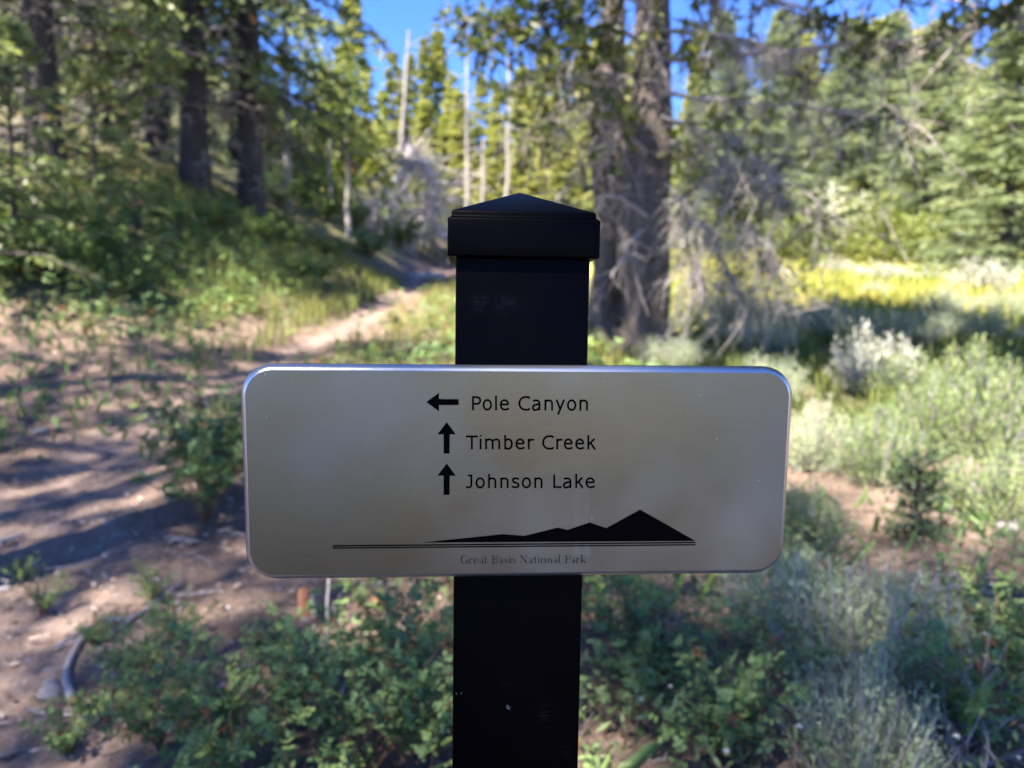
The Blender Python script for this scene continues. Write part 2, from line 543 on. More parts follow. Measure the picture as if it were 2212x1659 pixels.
def plate_mat(rim=False):
    m, t, p = mat("bright_edge" if rim else "brushed_aluminium")
    tc = node(t, "ShaderNodeTexCoord")
    ob = tc.outputs["Object"]
    mp = node(t, "ShaderNodeMapping")
    mp.inputs["Scale"].default_value = (9, 1100, 9)
    t.links.new(ob, mp.inputs[0])
    br = noise(t, 2.0, 6, .7, mp.outputs[0])
    fine = noise(t, 900, 3, .6, ob)
    cloud = noise(t, 9, 3, .5, ob)
    col = ramp(t, br.outputs[0], [(.3, (.152, .145, .096)), (.7, (.176, .167, .112))]).outputs[0]
    col = mixc(t, .035, col, ramp(t, fine.outputs[0], [(.35, (.15,) * 3), (.65, (.5,) * 3)]).outputs[0])
    # little pits
    vo = node(t, "ShaderNodeTexVoronoi")
    vo.inputs["Scale"].default_value = 75
    t.links.new(ob, vo.inputs["Vector"])
    pit = math_(t, 'MULTIPLY', ramp(t, vo.outputs["Distance"], [(.02, (1, 1, 1)), (.055, (0, 0, 0))]).outputs[0],
                ramp(t, vo.outputs["Color"], [(.62, (0, 0, 0)), (.63, (1, 1, 1))]).outputs[0])
    # a dried run-down streak
    sx = node(t, "ShaderNodeSeparateXYZ")
    t.links.new(ob, sx.inputs[0])
    wob = math_(t, 'MULTIPLY_ADD', noise(t, 30, 2, .5, ob).outputs[0], .006, -.003)
    dx = math_(t, 'ABSOLUTE', math_(t, 'SUBTRACT', math_(t, 'ADD', sx.outputs[0], wob), .0405))
    band = ramp(t, dx, [(.0, (.5,) * 3), (.0022, (.65,) * 3), (.0042, (1, 1, 1)), (.0052, (0, 0, 0))]).outputs[0]
    vert = ramp(t, math_(t, 'ADD', sx.outputs[1], .07), [(.006, (0, 0, 0)), (.014, (1, 1, 1)), (.045, (.55,) * 3), (.068, (0, 0, 0))]).outputs[0]
    streak = math_(t, 'MULTIPLY', math_(t, 'MULTIPLY', band, vert), math_(t, 'MULTIPLY_ADD', noise(t, 160, 4, .7, ob).outputs[0], 1.2, -.1))
    t.links.new(col, p.inputs["Base Color"])
    p.inputs["Metallic"].default_value = 1.0
    p.inputs["Anisotropic"].default_value = .35
    rr = ramp(t, cloud.outputs[0], [(.3, (.36,) * 3), (.7, (.43,) * 3)]).outputs[0]
    t.links.new(rr, p.inputs["Roughness"])
    bp = node(t, "ShaderNodeBump")
    bp.inputs["Strength"].default_value = .05
    bp.inputs["Distance"].default_value = .0004
    t.links.new(br.outputs[0], bp.inputs["Height"])
    t.links.new(bp.outputs[0], p.inputs["Normal"])
    if rim:
        p.inputs["Roughness"].default_value = .3
        for l in list(p.inputs["Roughness"].links):
            t.links.remove(l)
        for l in list(p.inputs["Base Color"].links):
            t.links.remove(l)
        p.inputs["Base Color"].default_value = (.47, .465, .45, 1)  # lighter than the face to brighten the sky's reflection on the rim
        p.inputs["Metallic"].default_value = .88
        return m
    df = node(t, "ShaderNodeBsdfDiffuse")
    df.inputs[0].default_value = (.62, .63, .66, 1)
    mx = node(t, "ShaderNodeMixShader")
    f = math_(t, 'MAXIMUM', math_(t, 'MULTIPLY', pit, .4), math_(t, 'MULTIPLY', streak, .22))
    f = math_(t, 'MAXIMUM', f, math_(t, 'MULTIPLY', ramp(t, cloud.outputs[0], [(.45, (0, 0, 0)), (.8, (1, 1, 1))]).outputs[0], .10))
    t.links.new(f, mx.inputs[0])
    t.links.new(p.outputs[0], mx.inputs[1])
    t.links.new(df.outputs[0], mx.inputs[2])
    t.links.new(mx.outputs[0], t.nodes["Material Output"].inputs[0])
    return m


M_paint, M_plate, M_rim = paint_mat(), plate_mat(), plate_mat(True)
m_, t_, p_ = mat("black_lettering")
M_ink = m_
p_.inputs["Base Color"].default_value = (.0008, .0008, .001, 1)
p_.inputs["Roughness"].default_value = .6
p_.inputs["Specular IOR Level"].default_value = .02
m_, t_, p_ = mat("engraved_lettering")
M_engr = m_
n_ = noise(t_, 700, 3, .7, node(t_, "ShaderNodeTexCoord").outputs["Object"])
t_.links.new(ramp(t_, n_.outputs[0], [(.5, (.002, .002, .0025)), (.7, (.03, .03, .03))]).outputs[0], p_.inputs["Base Color"])
p_.inputs["Roughness"].default_value = .6


def prism_box(x0, x1, y0, y1, z0, z1):
    v = np.array([(x, y, z) for z in (z0, z1) for y in (y0, y1) for x in (x0, x1)])
    q = [(0, 2, 3, 1), (4, 5, 7, 6), (0, 1, 5, 4), (2, 6, 7, 3), (0, 4, 6, 2), (1, 3, 7, 5)]
    return v, q


def bevel(o, wd, seg=2):
    b = o.modifiers.new("bevel", 'BEVEL')
    b.width = wd
    b.segments = seg
    b.limit_method = 'ANGLE'
    b.angle_limit = math.radians(25)


post_foot = Ppost + Mpost @ np.array([0, -.98, -.044])
post_foot[2] = Hs(post_foot[0], post_foot[1])
sp_root = root("trail_signpost", post_foot.tolist(), "black square post with brushed metal sign pointing to Pole Canyon, Timber Creek and Johnson Lake", "signpost")
HWP = .04407
b = MB()
v, q = prism_box(-HWP, HWP, -1.13, .1415, -2 * HWP, 0)
b.add(v, q=q)
post = link("post", b.mesh("post", M_paint), sp_root)
bevel(post, .0022, 3)
frame(post, Mpost, Ppost, sp_root)

b = MB()
zc0 = -HWP


def ringsq(hw, y, notch=0.0):
    return np.array([(-hw, y, zc0 + hw), (hw, y, zc0 + hw), (hw, y, zc0 - hw), (-hw, y, zc0 - hw)])


lv = [(HWP - .001, .1405), (.0494, .1440 - .0035), (.0494, .1640), (.0490, .1652), (.0470, .1657), (.0469, .1698), (.0, .1893)]
vs, qs, tr = [], [], []
for hw, y in lv[:-1]:
    vs.append(ringsq(hw, y))
for i in range(len(lv) - 2):
    for j in range(4):
        a0, a1 = i * 4 + j, i * 4 + (j + 1) % 4
        qs.append((a0, a1, a1 + 4, a0 + 4))
vs = np.concatenate(vs + [np.array([[0, lv[-1][1], zc0]])])
k0 = (len(lv) - 2) * 4
for j in range(4):
    tr.append((k0 + j, k0 + (j + 1) % 4, len(vs) - 1))
b.add(vs, q=qs, t=tr)
cap = link("post_cap", b.mesh("post_cap", M_paint), sp_root)
bevel(cap, .0016, 3)
frame(cap, Mpost, Ppost, sp_root)

# the plate: rounded rectangle with a chamfered rim
SW, SH, SR, CH = .18, .07098, .0205, .0037


def rrect(inset, z, n=14):
    r = SR - inset
    pts = []
    for cx, cy, a0 in ((SW - SR, SH - SR, 0), (-SW + SR, SH - SR, 90), (-SW + SR, -SH + SR, 180), (SW - SR, -SH + SR, 270)):
        for i in range(n + 1):
            a = math.radians(a0 + 90 * i / n)
            pts.append((cx + r * math.cos(a), cy + r * math.sin(a), z))
    return np.array(pts)


rings = [rrect(.0004, -.0042), rrect(0, -.0036), rrect(0, 0), rrect(CH, .004)]
n = len(rings[0])
V = np.concatenate(rings)
Q = [(i * n + j, i * n + (j + 1) % n, (i + 1) * n + (j + 1) % n, (i + 1) * n + j) for i in range(3) for j in range(n)]
b = MB()
b.add(V, q=Q)
me = b.mesh("sign_plate", [M_plate, M_rim])
import bmesh
bm = bmesh.new()
bm.from_mesh(me)
bm.verts.ensure_lookup_table()
bm.faces.new([bm.verts[3 * n + j] for j in range(n)])
bm.faces.new([bm.verts[n - 1 - j] for j in range(n)])
for f in bm.faces:
    f.material_index = 1 if len(f.verts) == 4 and max(v.co.z for v in f.verts) > .003 else 0
bmesh.ops.recalc_face_normals(bm, faces=bm.faces)
bm.to_mesh(me)
bm.free()
plate = link("sign_plate", me, sp_root)
frame(plate, Msign, Psign, sp_root)

H1 = np.array([0.054637147914129575, 0.0007219361782754173, -67.73170358884809, -0.0002028753590108913, -0.05569089582323579, 60.93738606404416, -7.0134267693772436e-06, -1.3745270672063391e-05, 1.0]).reshape(3, 3)
H2 = np.array([0.05765110292263621, 0.0007617604232004082, -131.234252395632, -0.00021406659490710498, -0.05876297884390126, -16.67530492749174, -7.400309189493545e-06, -1.4503502555018925e-05, 1.0]).reshape(3, 3)


def drawing(Hm, pts):
    """drawing-sheet units -> metres on the plate"""
    p = np.column_stack([np.asarray(pts, float), np.ones(len(pts))]) @ Hm.T
    return p[:, :2] / p[:, 2:3] / 1000


INK_Z = .00415


def stroke(pts, wd, closed=False):
    """ribbon quads of width wd (a number or one per point) along a polyline"""
    p = np.asarray(pts, float)
    if closed:
        p = np.concatenate([p, p[:1]])
    d = np.diff(p, axis=0)
    d = d / np.maximum(np.linalg.norm(d, axis=1, keepdims=True), 1e-9)
    nn = np.column_stack([-d[:, 1], d[:, 0]])
    a = np.concatenate([nn[:1], nn])
    c = np.concatenate([nn, nn[-1:]])
    if closed:
        a[0], c[-1] = nn[-1], nn[0]
    mt = a + c
    mt = mt / np.maximum((mt * mt).sum(1, keepdims=True), .35) * 2
    wd = np.broadcast_to(wd, (len(p),))[:, None]
    return p + mt * wd / 2, p - mt * wd / 2


def ell(cx, cy, rx, ry, a0, a1, n=20):
    a = np.radians(np.linspace(a0, a1, n))
    return [(cx + rx * math.cos(t), cy + ry * math.sin(t)) for t in a]


def glyph(ch, W, s=.114):
    """strokes (polyline, closed) of a plain sans letter W wide, capitals 1 high"""
    h, xh = s / 2, .775
    if ch == 'P':
        return [[(h, 0), (h, 1)], [(h, 1 - h)] + ell(W * .52, .69 + .0, W * .48 - h, .31 - h, 90, -90, 14) + [(h, .38 + h)]]
    if ch == 'o':
        return [ell(W / 2, xh / 2, W / 2 - h, xh / 2 - h + .025, 0, 345, 24) + ['c']]
    if ch == 'l':
        return [[(W / 2, 0), (W / 2, 1.045)]]
    if ch == 'e':
        return [[(h, .42), (W - h, .42)], ell(W / 2, .41, W / 2 - h, xh - .41 - h + .02, 0, 180, 14) + ell(W * .54, .38, W * .54 - h, .38 - h + .02, 182, 275, 10) + [(W * .82, h + .03), (W - .01, .13)]]
    if ch == 'C':
        return [[(W - .01, .85), (W * .84, .955)] + ell(W * .6, .5, W * .6 - h, .5 - h + .02, 84, 276, 22) + [(W * .84, .045), (W - .01, .15)]]
    if ch == 'a':
        return [[(W * .12, xh - .10), (W * .35, xh - h + .005)] + ell(W * .52, xh - .27, W * .48 - h, .27 - h + .01, 85, 0, 9) + [(W - h, 0)],
                [(W - h, .44), (W * .62, .43), (W * .3, .385), (h + .01, .29), (h, .2), (h + .03, .09), (W * .26, .025), (W * .45, .035), (W * .72, .10), (W - h, .2)]]
    if ch == 'n' or ch == 'h':
        return [[(h, 0), (h, xh if ch == 'n' else 1.045)], [(h, xh - .17)] + [(W * .3, xh - .075)] + ell(W * .52, xh - .27, W * .48 - h, .27 - h + .012, 95, 0, 10) + [(W - h, 0)]]
    if ch == 'm':
        return [[(h, 0), (h, xh)], [(h, xh - .17), (W * .16, xh - .085)] + ell(W * .29, xh - .25, W * .21, .25 - h + .012, 95, 0, 9) + [(W * .5, 0)],
                [(W * .5, xh - .17), (W * .62, xh - .085)] + ell(W * .765, xh - .25, W * .235 - h, .25 - h + .012, 95, 0, 9) + [(W - h, 0)]]
    if ch == 'y':
        return [[(h, xh), (W / 2 + .01, .02)], [(W - h, xh), (W * .25, -.28)]]
    if ch == 'T':
        return [[(0, 1 - h), (W, 1 - h)], [(W / 2, 0), (W / 2, 1)]]
    if ch == 'i':
        return [[(W / 2, 0), (W / 2, xh)], [(W / 2, .925), (W / 2, 1.03)]]
    if ch == 'b':
        return [[(h, 0), (h, 1.045)], [(h, .12), (W * .35, h - .02)] + ell(W * .5, xh / 2, W * .5 - h, xh / 2 - h + .02, -80, 80, 14) + [(W * .3, xh - .07), (h, xh - .16)]]
    if ch == 'r':
        return [[(h, 0), (h, xh)], [(h, xh - .2), (W * .45, xh - .085), (W * .75, xh - h), (W, xh - h)]]
    if ch == 'k':
        return [[(h, 0), (h, 1.045)], [(h, .33), (W - h - .03, xh)], [(W * .36, .5), (W - h, 0)]]
    if ch == 'J':
        return [[(W * .3, 1 - h), (W, 1 - h)], [(W - h, 1), (W - h, .3)] + ell(W * .52, .27, W * .48 - h, .27 - h + .01, 0, -80, 9) + [(0, h + .0)]]
    if ch == 's':
        return [[(W * .92, xh - .11), (W * .7, xh - h), (W * .45, xh - h + .01), (W * .2, xh - .10), (h + .02, xh - .19), (W * .2, xh - .31), (W * .5, xh - .38), (W * .8, xh - .45), (W - h - .01, .22), (W * .83, .10), (W * .55, h - .01), (W * .28, h), (.0, .12)]]
    if ch == 'L':
        return [[(h, 0), (h, 1)], [(h, h), (W, h)]]


def serif(ch, W):
    """(polyline, width) strokes of a high-contrast roman letter"""
    K, T = .15, .05
    xh = .62
    if ch == 'G':
        return [(ell(W * .55, .5, W * .5, .5, 40, 120, 8), T), (ell(W * .55, .5, W * .48, .5, 120, 240, 10), K), (ell(W * .55, .5, W * .5, .5, 240, 320, 8), T), ([(W * .9, 0), (W * .9, .4)], K), ([(W * .65, .4), (W, .4)], T)]
    if ch == 'r':
        return [([(W * .25, 0), (W * .25, xh)], K), ([(0, .02), (W * .6, .02)], T), ([(W * .3, xh - .15), (W * .6, xh), (W * .95, xh - .05)], T * 1.6)]
    if ch == 'e':
        return [(ell(W * .5, xh / 2, W * .42, xh / 2, 120, 250, 10), K), (ell(W * .5, xh / 2, W * .48, xh / 2, 250, 320, 6), T), (ell(W * .5, xh / 2, W * .46, xh / 2, 0, 120, 8), T), ([(W * .1, .33), (W * .95, .33)], T)]
    if ch == 'a':
        return [([(W * .72, 0), (W * .72, xh * .75)], K), (ell(W * .42, xh * .75, W * .3, xh * .25, 0, 150, 8), T), ([(W * .7, .36), (W * .3, .28), (W * .12, .15), (W * .3, .02), (W * .7, .1)], T * 1.3), ([(W * .72, .02), (W, .04)], T)]
    if ch == 't':
        return [([(W * .45, 0), (W * .45, .82)], K), ([(0, xh), (W * .95, xh)], T), ([(W * .45, .02), (W, .06)], T)]
    if ch == 'B':
        return [([(W * .22, 0), (W * .22, 1)], K), ([(0, .98), (W * .6, .98)] + ell(W * .55, .76, W * .35, .22, 90, -90, 8) + [(W * .25, .53)], T * 1.2), ([(W * .55, .53)] + ell(W * .55, .27, W * .42, .26, 90, -90, 8) + [(0, .02)], T * 1.8)]
    if ch == 's':
        return [([(W * .85, xh * .8), (W * .5, xh), (W * .15, xh * .75)], T), ([(W * .15, xh * .75), (W * .85, xh * .28)], K), ([(W * .85, xh * .28), (W * .5, .0), (W * .05, .15)], T)]
    if ch == 'i':
        return [([(W * .5, 0), (W * .5, xh)], K), ([(0, .02), (W, .02)], T), ([(W * .5, .82), (W * .5, .95)], K)]
    if ch == 'n':
        return [([(W * .2, 0), (W * .2, xh)], K * .9), ([(W * .2, xh - .15), (W * .5, xh), (W * .78, xh - .1)], T), ([(W * .8, xh - .12), (W * .8, 0)], K)]
    if ch == 'N':
        return [([(W * .12, 0), (W * .12, 1)], T), ([(W * .08, 1), (W * .9, 0)], K), ([(W * .9, 0), (W * .9, 1)], T), ([(0, .98), (W * .25, .98)], T), ([(W * .75, .98), (W, .98)], T)]
    if ch == 'o':
        return [(ell(W * .5, xh / 2, W * .42, xh / 2, 120, 240, 8), K), (ell(W * .5, xh / 2, W * .42, xh / 2, -60, 60, 8), K), (ell(W * .5, xh / 2, W * .42, xh / 2, 60, 120, 5), T), (ell(W * .5, xh / 2, W * .42, xh / 2, 240, 300, 5), T)]
    if ch == 'l':
        return [([(W * .5, 0), (W * .5, 1.08)], K), ([(0, .02), (W, .02)], T)]
    if ch == 'P':
        return [([(W * .25, 0), (W * .25, 1)], K), ([(0, .98), (W * .6, .98)] + ell(W * .55, .74, W * .4, .24, 90, -90, 8) + [(W * .3, .5)], T * 1.5), ([(0, .02), (W * .5, .02)], T)]
    if ch == 'k':
        return [([(W * .2, 0), (W * .2, 1.08)], K), ([(W * .3, .28), (W * .85, xh)], T), ([(W * .42, .36), (W * .95, 0)], K), ([(0, .02), (W * .4, .02)], T)]


def text_line(name, chars, Hm, cap_px, s, serifed=False, mt=None):
    b = MB()
    lift = 0
    for ch, x0, x1, yb in chars:
        W = (x1 - x0) / cap_px
        for st in (serif(ch, W) if serifed else glyph(ch, W, s)):
            if serifed:
                pts, wd = st
                closed = False
            else:
                closed = st[-1] == 'c'
                pts, wd = (st[:-1] if closed else st), s
            A, B = stroke(pts, wd, closed)
            f = lambda Pp: drawing(Hm, np.column_stack([x0 + Pp[:, 0] * cap_px, yb - Pp[:, 1] * cap_px]))
            A, B = f(A), f(B)
            m = len(A)
            zz = INK_Z + lift * 1.2e-6
            lift += 1
            vv = np.concatenate([np.column_stack([A, np.full(m, zz)]), np.column_stack([B, np.full(m, zz)])])
            b.add(vv, q=[(i, m + i, m + i + 1, i + 1) for i in range(m - 1)])
    return link(name, b.mesh(name, mt or M_ink), plate)


def line(s, spans, y0, y1):
    n = len(spans)
    return [(c, a, z, y0 + (y1 - y0) * i / (n - 1)) for i, (c, (a, z)) in enumerate(zip(s, spans))]


text_line("lettering", line("PoleCanyon", [(636, 745), (760, 872), (909, 928), (962, 1074), (1181, 1318), (1340, 1440), (1486, 1588), (1617, 1730), (1750, 1862), (1897, 1998)], 344, 349), H1, 166, .142)
text_line("lettering", line("TimberCreek", [(565, 705), (727, 748), (790, 968), (1014, 1116), (1146, 1256), (1291, 1365), (1460, 1594), (1625, 1699), (1713, 1820), (1848, 1955), (1990, 2092)], 803, 804), H1, 163, .142)
text_line("lettering", line("JohnsonLake", [(565, 640), (677, 788), (825, 922), (968, 1066), (1102, 1195), (1220, 1330), (1367, 1465), (1590, 1687), (1703, 1803), (1848, 1948), (1968, 2080)], 1258, 1257), H1, 160, .142)
o3 = 2120
text_line("lettering", line("GreatBasinNationalPark", [(1590, 1668), (1676, 1732), (1736, 1790), (1800, 1848), (1850, 1885), (1940, 2002), (2015, 2070), (2080, 2120), (2128, 2150), (2152, 2207),
          (140 + o3, 218 + o3), (232 + o3, 282 + o3), (290 + o3, 325 + o3), (338 + o3, 358 + o3), (370 + o3, 430 + o3), (445 + o3, 502 + o3), (512 + o3, 560 + o3), (568 + o3, 588 + o3),
          (640 + o3, 705 + o3), (710 + o3, 758 + o3), (766 + o3, 806 + o3), (818 + o3, 876 + o3)], 716, 709), H2, 88, .12, True, M_engr)


def inlay(name, poly, z=INK_Z):
    P2 = np.asarray(poly)
    bm = bmesh.new()
    vs = [bm.verts.new((x, y, z)) for x, y in P2]
    f = bm.faces.new(vs)
    f.normal_update()
    if f.normal.z < 0:
        f.normal_flip()
    bmesh.ops.triangulate(bm, faces=[f])
    me = bpy.data.meshes.new(name)
    bm.to_mesh(me)
    bm.free()
    me.materials.append(M_ink)
    return link(name, me, plate)


inlay("arrow", drawing(H1, [(100, 248), (249, 139), (249, 212), (480, 214), (480, 283), (249, 283), (249, 357)]))
for dy in (0, 485):
    inlay("arrow", drawing(H1, [(340, 484 + dy), (447, 627 + dy), (375, 627 + dy), (373, 853 + dy), (303, 853 + dy), (303, 627 + dy), (231, 627 + dy)]))
inlay("mountain_emblem", np.array([(-66.17, -45.95), (-12.14, -40.71), (2.0, -41.93), (24.21, -36.53), (30.64, -38.11), (45.4, -33.18), (56.65, -37.11), (79.02, -24.61), (117.44, -46.56)]) / 1000)
inlay("stripe", np.array([(-123.36, -47.15), (117.47, -47.2), (117.5, -48.1), (-123.38, -48.1)]) / 1000)
inlay("stripe", np.array([(-123.39, -48.64), (117.53, -48.8), (117.57, -49.65), (-123.4, -49.48)]) / 1000)


# ------------------------------------------------------------------ conifers
def conifer(seed, Ht, R, z0, rt, nb=70, m=14, kk=3, ql=.34, qw=.13, e0=10, droop=.35, powr=.85, mats=None, ragged=.25, dead=0, dead_top=None, name="spruce", lean=0.0, gap=0.0):
    """(trunk mesh, crown mesh, dead wood mesh or None) of a conifer Ht tall"""
    g = np.random.default_rng(seed)
    bark, leaf = mats
    tb = MB()
    zs = np.linspace(-.4, Ht * .97, 14)
    xy = np.cumsum(g.normal(0, .018, (14, 2)), 0) * rt * 3
    P = np.column_stack([xy + np.outer(zs, [lean, 0]), zs])
    r = rt * (1 - np.clip(zs, 0, Ht) / Ht) ** .8 + .01
    r[0] *= 1.35
    r[1] *= 1.02
    tubes(tb, P, r, 10)
    ax = lambda z: np.column_stack([np.interp(z, zs, P[:, 0]), np.interp(z, zs, P[:, 1])])
    t01 = np.sort(g.random(nb)) if gap == 0 else np.sort(g.random(nb) ** 1.0)
    zb = z0 + (Ht - z0) * t01 ** .92
    az = np.arange(nb) * 2.39996 + g.normal(0, .35, nb)
    L = (R * (1 - t01) ** powr + .12) * g.uniform(1 - ragged, 1 + ragged, nb)
    k = 6
    t = np.linspace(0, 1, k)
    el = np.tan(np.radians(e0 + 28 * t01 - 8 + g.normal(0, 6, nb)))
    dr = droop * (1 - .6 * t01) * g.uniform(.6, 1.4, nb)
    base = np.column_stack([ax(zb), zb])
    hd = np.column_stack([np.cos(az), np.sin(az)])
    wig = g.normal(0, .03, (nb, k, 3)) * L[:, None, None]
    wig[:, 0] = 0
    BP = np.empty((nb, k, 3))
    BP[..., :2] = base[:, None, :2] + hd[:, None] * (L[:, None] * t)[..., None]
    BP[..., 2] = base[:, None, 2] + L[:, None] * (t * el[:, None] - dr[:, None] * t ** 2)
    BP += wig
    br = np.clip(.012 + .012 * L, .012, .07)[:, None] * np.linspace(1, .25, k)[None]
    tubes(tb, BP, br, 4, tint=.3)
    # twigs
    tt = g.uniform(.12, 1.0, (nb, m)) ** .8
    fi = tt * (k - 1)
    i0 = np.clip(fi.astype(int), 0, k - 2)
    fr = (fi - i0)[..., None]
    rows = np.arange(nb)[:, None]
    TP = BP[rows, i0] * (1 - fr) + BP[rows, i0 + 1] * fr
    TD = unit(BP[rows, i0 + 1] - BP[rows, i0])
    sd = np.where(g.random((nb, m)) < .5, -1.0, 1.0)[..., None]
    side = unit(np.cross(TD, np.array([0, 0, 1.0]))) * sd
    ang = g.uniform(.35, 1.1, (nb, m, 1))
    D = unit(TD * np.cos(ang) + side * np.sin(ang) + np.array([0, 0, -.35]) * g.random((nb, m, 1)))
    TL = (.30 * L[:, None] * (1.15 - tt) + .12) * g.uniform(.6, 1.3, (nb, m))
    # sprays along each twig
    s = g.uniform(0.05, 1, (nb, m, kk))
    FP = TP[:, :, None] + D[:, :, None] * (TL[..., None] * s)[..., None]
    FD = unit(D[:, :, None] + g.normal(0, .45, (nb, m, kk, 3)) + np.array([0, 0, -.1]))
    bt = g.uniform(.1, .75, nb)[:, None, None] + .12 * t01[:, None, None]
    tint = np.clip(bt + g.normal(0, .12, (nb, m, kk)), 0, .9)
    tint[(g.random((nb, m)) < .012)] = 1.1
    n = nb * m * kk
    sc = g.uniform(.6, 1.35, n)
    cb = MB()
    flakes(cb, FP.reshape(-1, 3), FD.reshape(-1, 3), ql * sc, qw * sc, g, tint.ravel())
    # leading shoot
    zt = g.uniform(Ht * .95, Ht, 14)
    flakes(cb, np.column_stack([ax(zt), zt]), np.column_stack([g.normal(0, .3, (14, 2)), np.ones(14)]), ql * .9, qw * .8, g, .5)
    dm = None
    if dead:
        db = MB()
        dz = g.uniform(.6, max(z0 * 1.5, 4.5), dead)
        da = g.random(dead) * 6.283
        dl = g.uniform(.6, 2.3, dead)
        dp = np.empty((dead, 5, 3))
        u = np.linspace(0, 1, 5)
        dp[..., :2] = ax(dz)[:, None] + np.column_stack([np.cos(da), np.sin(da)])[:, None] * (dl[:, None] * u)[..., None]
        dp[..., 2] = dz[:, None] + dl[:, None] * (u * .1 - g.uniform(.1, .45, dead)[:, None] * u ** 2)
        dp[:, 1:] += g.normal(0, .05, (dead, 4, 3))
        tubes(db, dp, np.linspace(.022, .006, 5)[None] * np.ones((dead, 1)), 4, tint=g.random(dead))
        mm = 7
        fi = g.uniform(.8, 3.9, (dead, mm))
        i0 = fi.astype(int)
        fr = (fi - i0)[..., None]
        rr = np.arange(dead)[:, None]
        q0 = (dp[rr, i0] * (1 - fr) + dp[rr, i0 + 1] * fr).reshape(-1, 3)
        dd = unit(g.normal(0, 1, (dead * mm, 3)) + np.array([0, 0, -.5]))
        ll = g.uniform(.15, .6, dead * mm)[:, None]
        bend = g.normal(0, .2, (dead * mm, 3)) + np.array([0, 0, -.2])
        u4 = np.linspace(0, 1, 4)[None, :, None]
        tw = q0[:, None] + dd[:, None] * (ll[:, None] * u4) + bend[:, None] * ll[:, None] * u4 ** 2
        tubes(db, tw, np.array([[.009, .007, .005, .003]]) * np.ones((dead * mm, 1)), 3, tint=g.random(dead * mm))
        dm = db.mesh(name + "_dead_limbs", M_dead)
    return tb.mesh(name + "_trunk", bark, True), cb.mesh(name + "_crown", leaf), dm


def plant_tree(kind, meshes, loc, label, cat, group, rz=0., sc=1.):
    r = root(kind, loc, label, cat, group, rz, sc)
    link("trunk", meshes[0], r)
    if meshes[1] is not None:
        tag(link("crown", meshes[1], r), kind="stuff")
    if len(meshes) > 2 and meshes[2] is not None:
        tag(link("dead_limb_tangle", meshes[2], r), kind="stuff")
    return r


T_big = [conifer(11 + i, 21 + i, 3.7, 2.8, .36, nb=96, m=20, kk=6, ql=.25, qw=.10, e0=4, droop=.5, mats=(M_bark, M_fir), ragged=.4, dead=60, name="fir") for i in range(3)]
T_shade = [conifer(31 + i, 17, 2.6, 1.6, .28, nb=80, m=14, kk=3, ql=.5, qw=.2, mats=(M_bark, M_spruce), ragged=.35, name="spruce") for i in range(2)]
T_far = [conifer(41 + i, 13 + 2 * i, [1.7, 2.0, 2.4, 1.5][i], .8, .17, nb=120, m=12, kk=7, ql=.36, qw=.16, mats=(M_bark, M_far), ragged=.3, powr=1.0, name="spire") for i in range(4)]
T_blue = [conifer(51 + i, 18, 3.9, .1, .3, nb=330, m=18, kk=8, ql=.30, qw=.06, e0=12, droop=.3, mats=(M_bark, M_blue), ragged=.2, powr=.8, name="bluish_spruce") for i in range(2)]
T_young = [conifer(61 + i, 4.2, 1.5, .2, .05, nb=46, m=13, kk=4, ql=.16, qw=.06, e0=14, droop=.3, mats=(M_bark, M_fir), ragged=.3, powr=.8, name="young_fir") for i in range(2)]

LB = "conifers on the shaded left bank"
for px, D, sc, rz, ti, lab in (
        (545, 20, .92, .3, 0, "tall dark trunked fir on the left bank nearest the open sky"),
        (430, 19, .95, 1.7, 1, "dark trunked fir standing just left of the fir nearest the sky gap"),
        (352, 24, 1.0, 2.6, 2, "shaded fir half hidden behind the pair of dark trunks"),
        (112, 14.5, .85, 4.1, 1, "fir with reddish grey trunk above the bright leafy shrubs at far left"),
        (-60, 16, 1.0, 5.2, 2, "fir at the left edge of the picture reaching branches over the bank"),
        (240, 22, .95, .9, 0, "shaded fir between the far left trunk and the pair of dark trunks"),
        (628, 36, .62, 3.3, 2, "thin fir with brownish lower limbs right of the dark trunks")):
    plant_tree("fir_tree", T_big[ti], gx(px, D).tolist(), lab, "tree", LB, rz, sc)
g = np.random.default_rng(3)
for i in range(22):
    D = g.uniform(27, 48)
    px = g.uniform(-150, 440 if D < 37 else 560)
    plant_tree("fir_tree", T_big[i % 3], gx(px, D).tolist(), "dim fir packed behind the front row of trunks on the left bank", "tree", "firs deep in the left forest", g.random() * 6.28, g.uniform(.7, 1.0))
for px, D, sc, rz, lab in ((40, 10.5, .75, .4, "young light green fir at the left edge among leafy shrubs"),
                           (215, 14, .62, 1.9, "small light green fir below the reddish grey trunk"),
                           (300, 12.5, .42, 2.8, "knee high fir seedling left of the dark trunks"),
                           (-70, 9, .9, 3.8, "young fir cut by the left edge of the picture")):
    plant_tree("young_fir", T_young[int(rz) % 2], gx(px, D).tolist(), lab, "tree", "young firs on the bank", rz, sc)

# far stand at the head of the trail
g = np.random.default_rng(5)
spots = []


def far_stand(n, pxr, Dr, sc, tmpl, kind, label, group, mind=26):
    c = 0
    for _ in range(n * 8):
        if c >= n:
            break
        px, D = g.uniform(*pxr), g.uniform(*Dr)
        if any(abs(px - a) < mind and abs(D - d) < 4 for a, d in spots):
            continue
        spots.append((px, D))
        plant_tree(kind, tmpl[c % len(tmpl)], gx(px, D).tolist(), label, "tree", group, g.random() * 6.28, g.uniform(*sc))
        c += 1


def top_scale(px, D, top, Ht):
    """height that puts the tip of a tree at depth D on picture row top"""
    f = gx(px, D)
    return (at(px, top, D)[2] - f[2]) / Ht


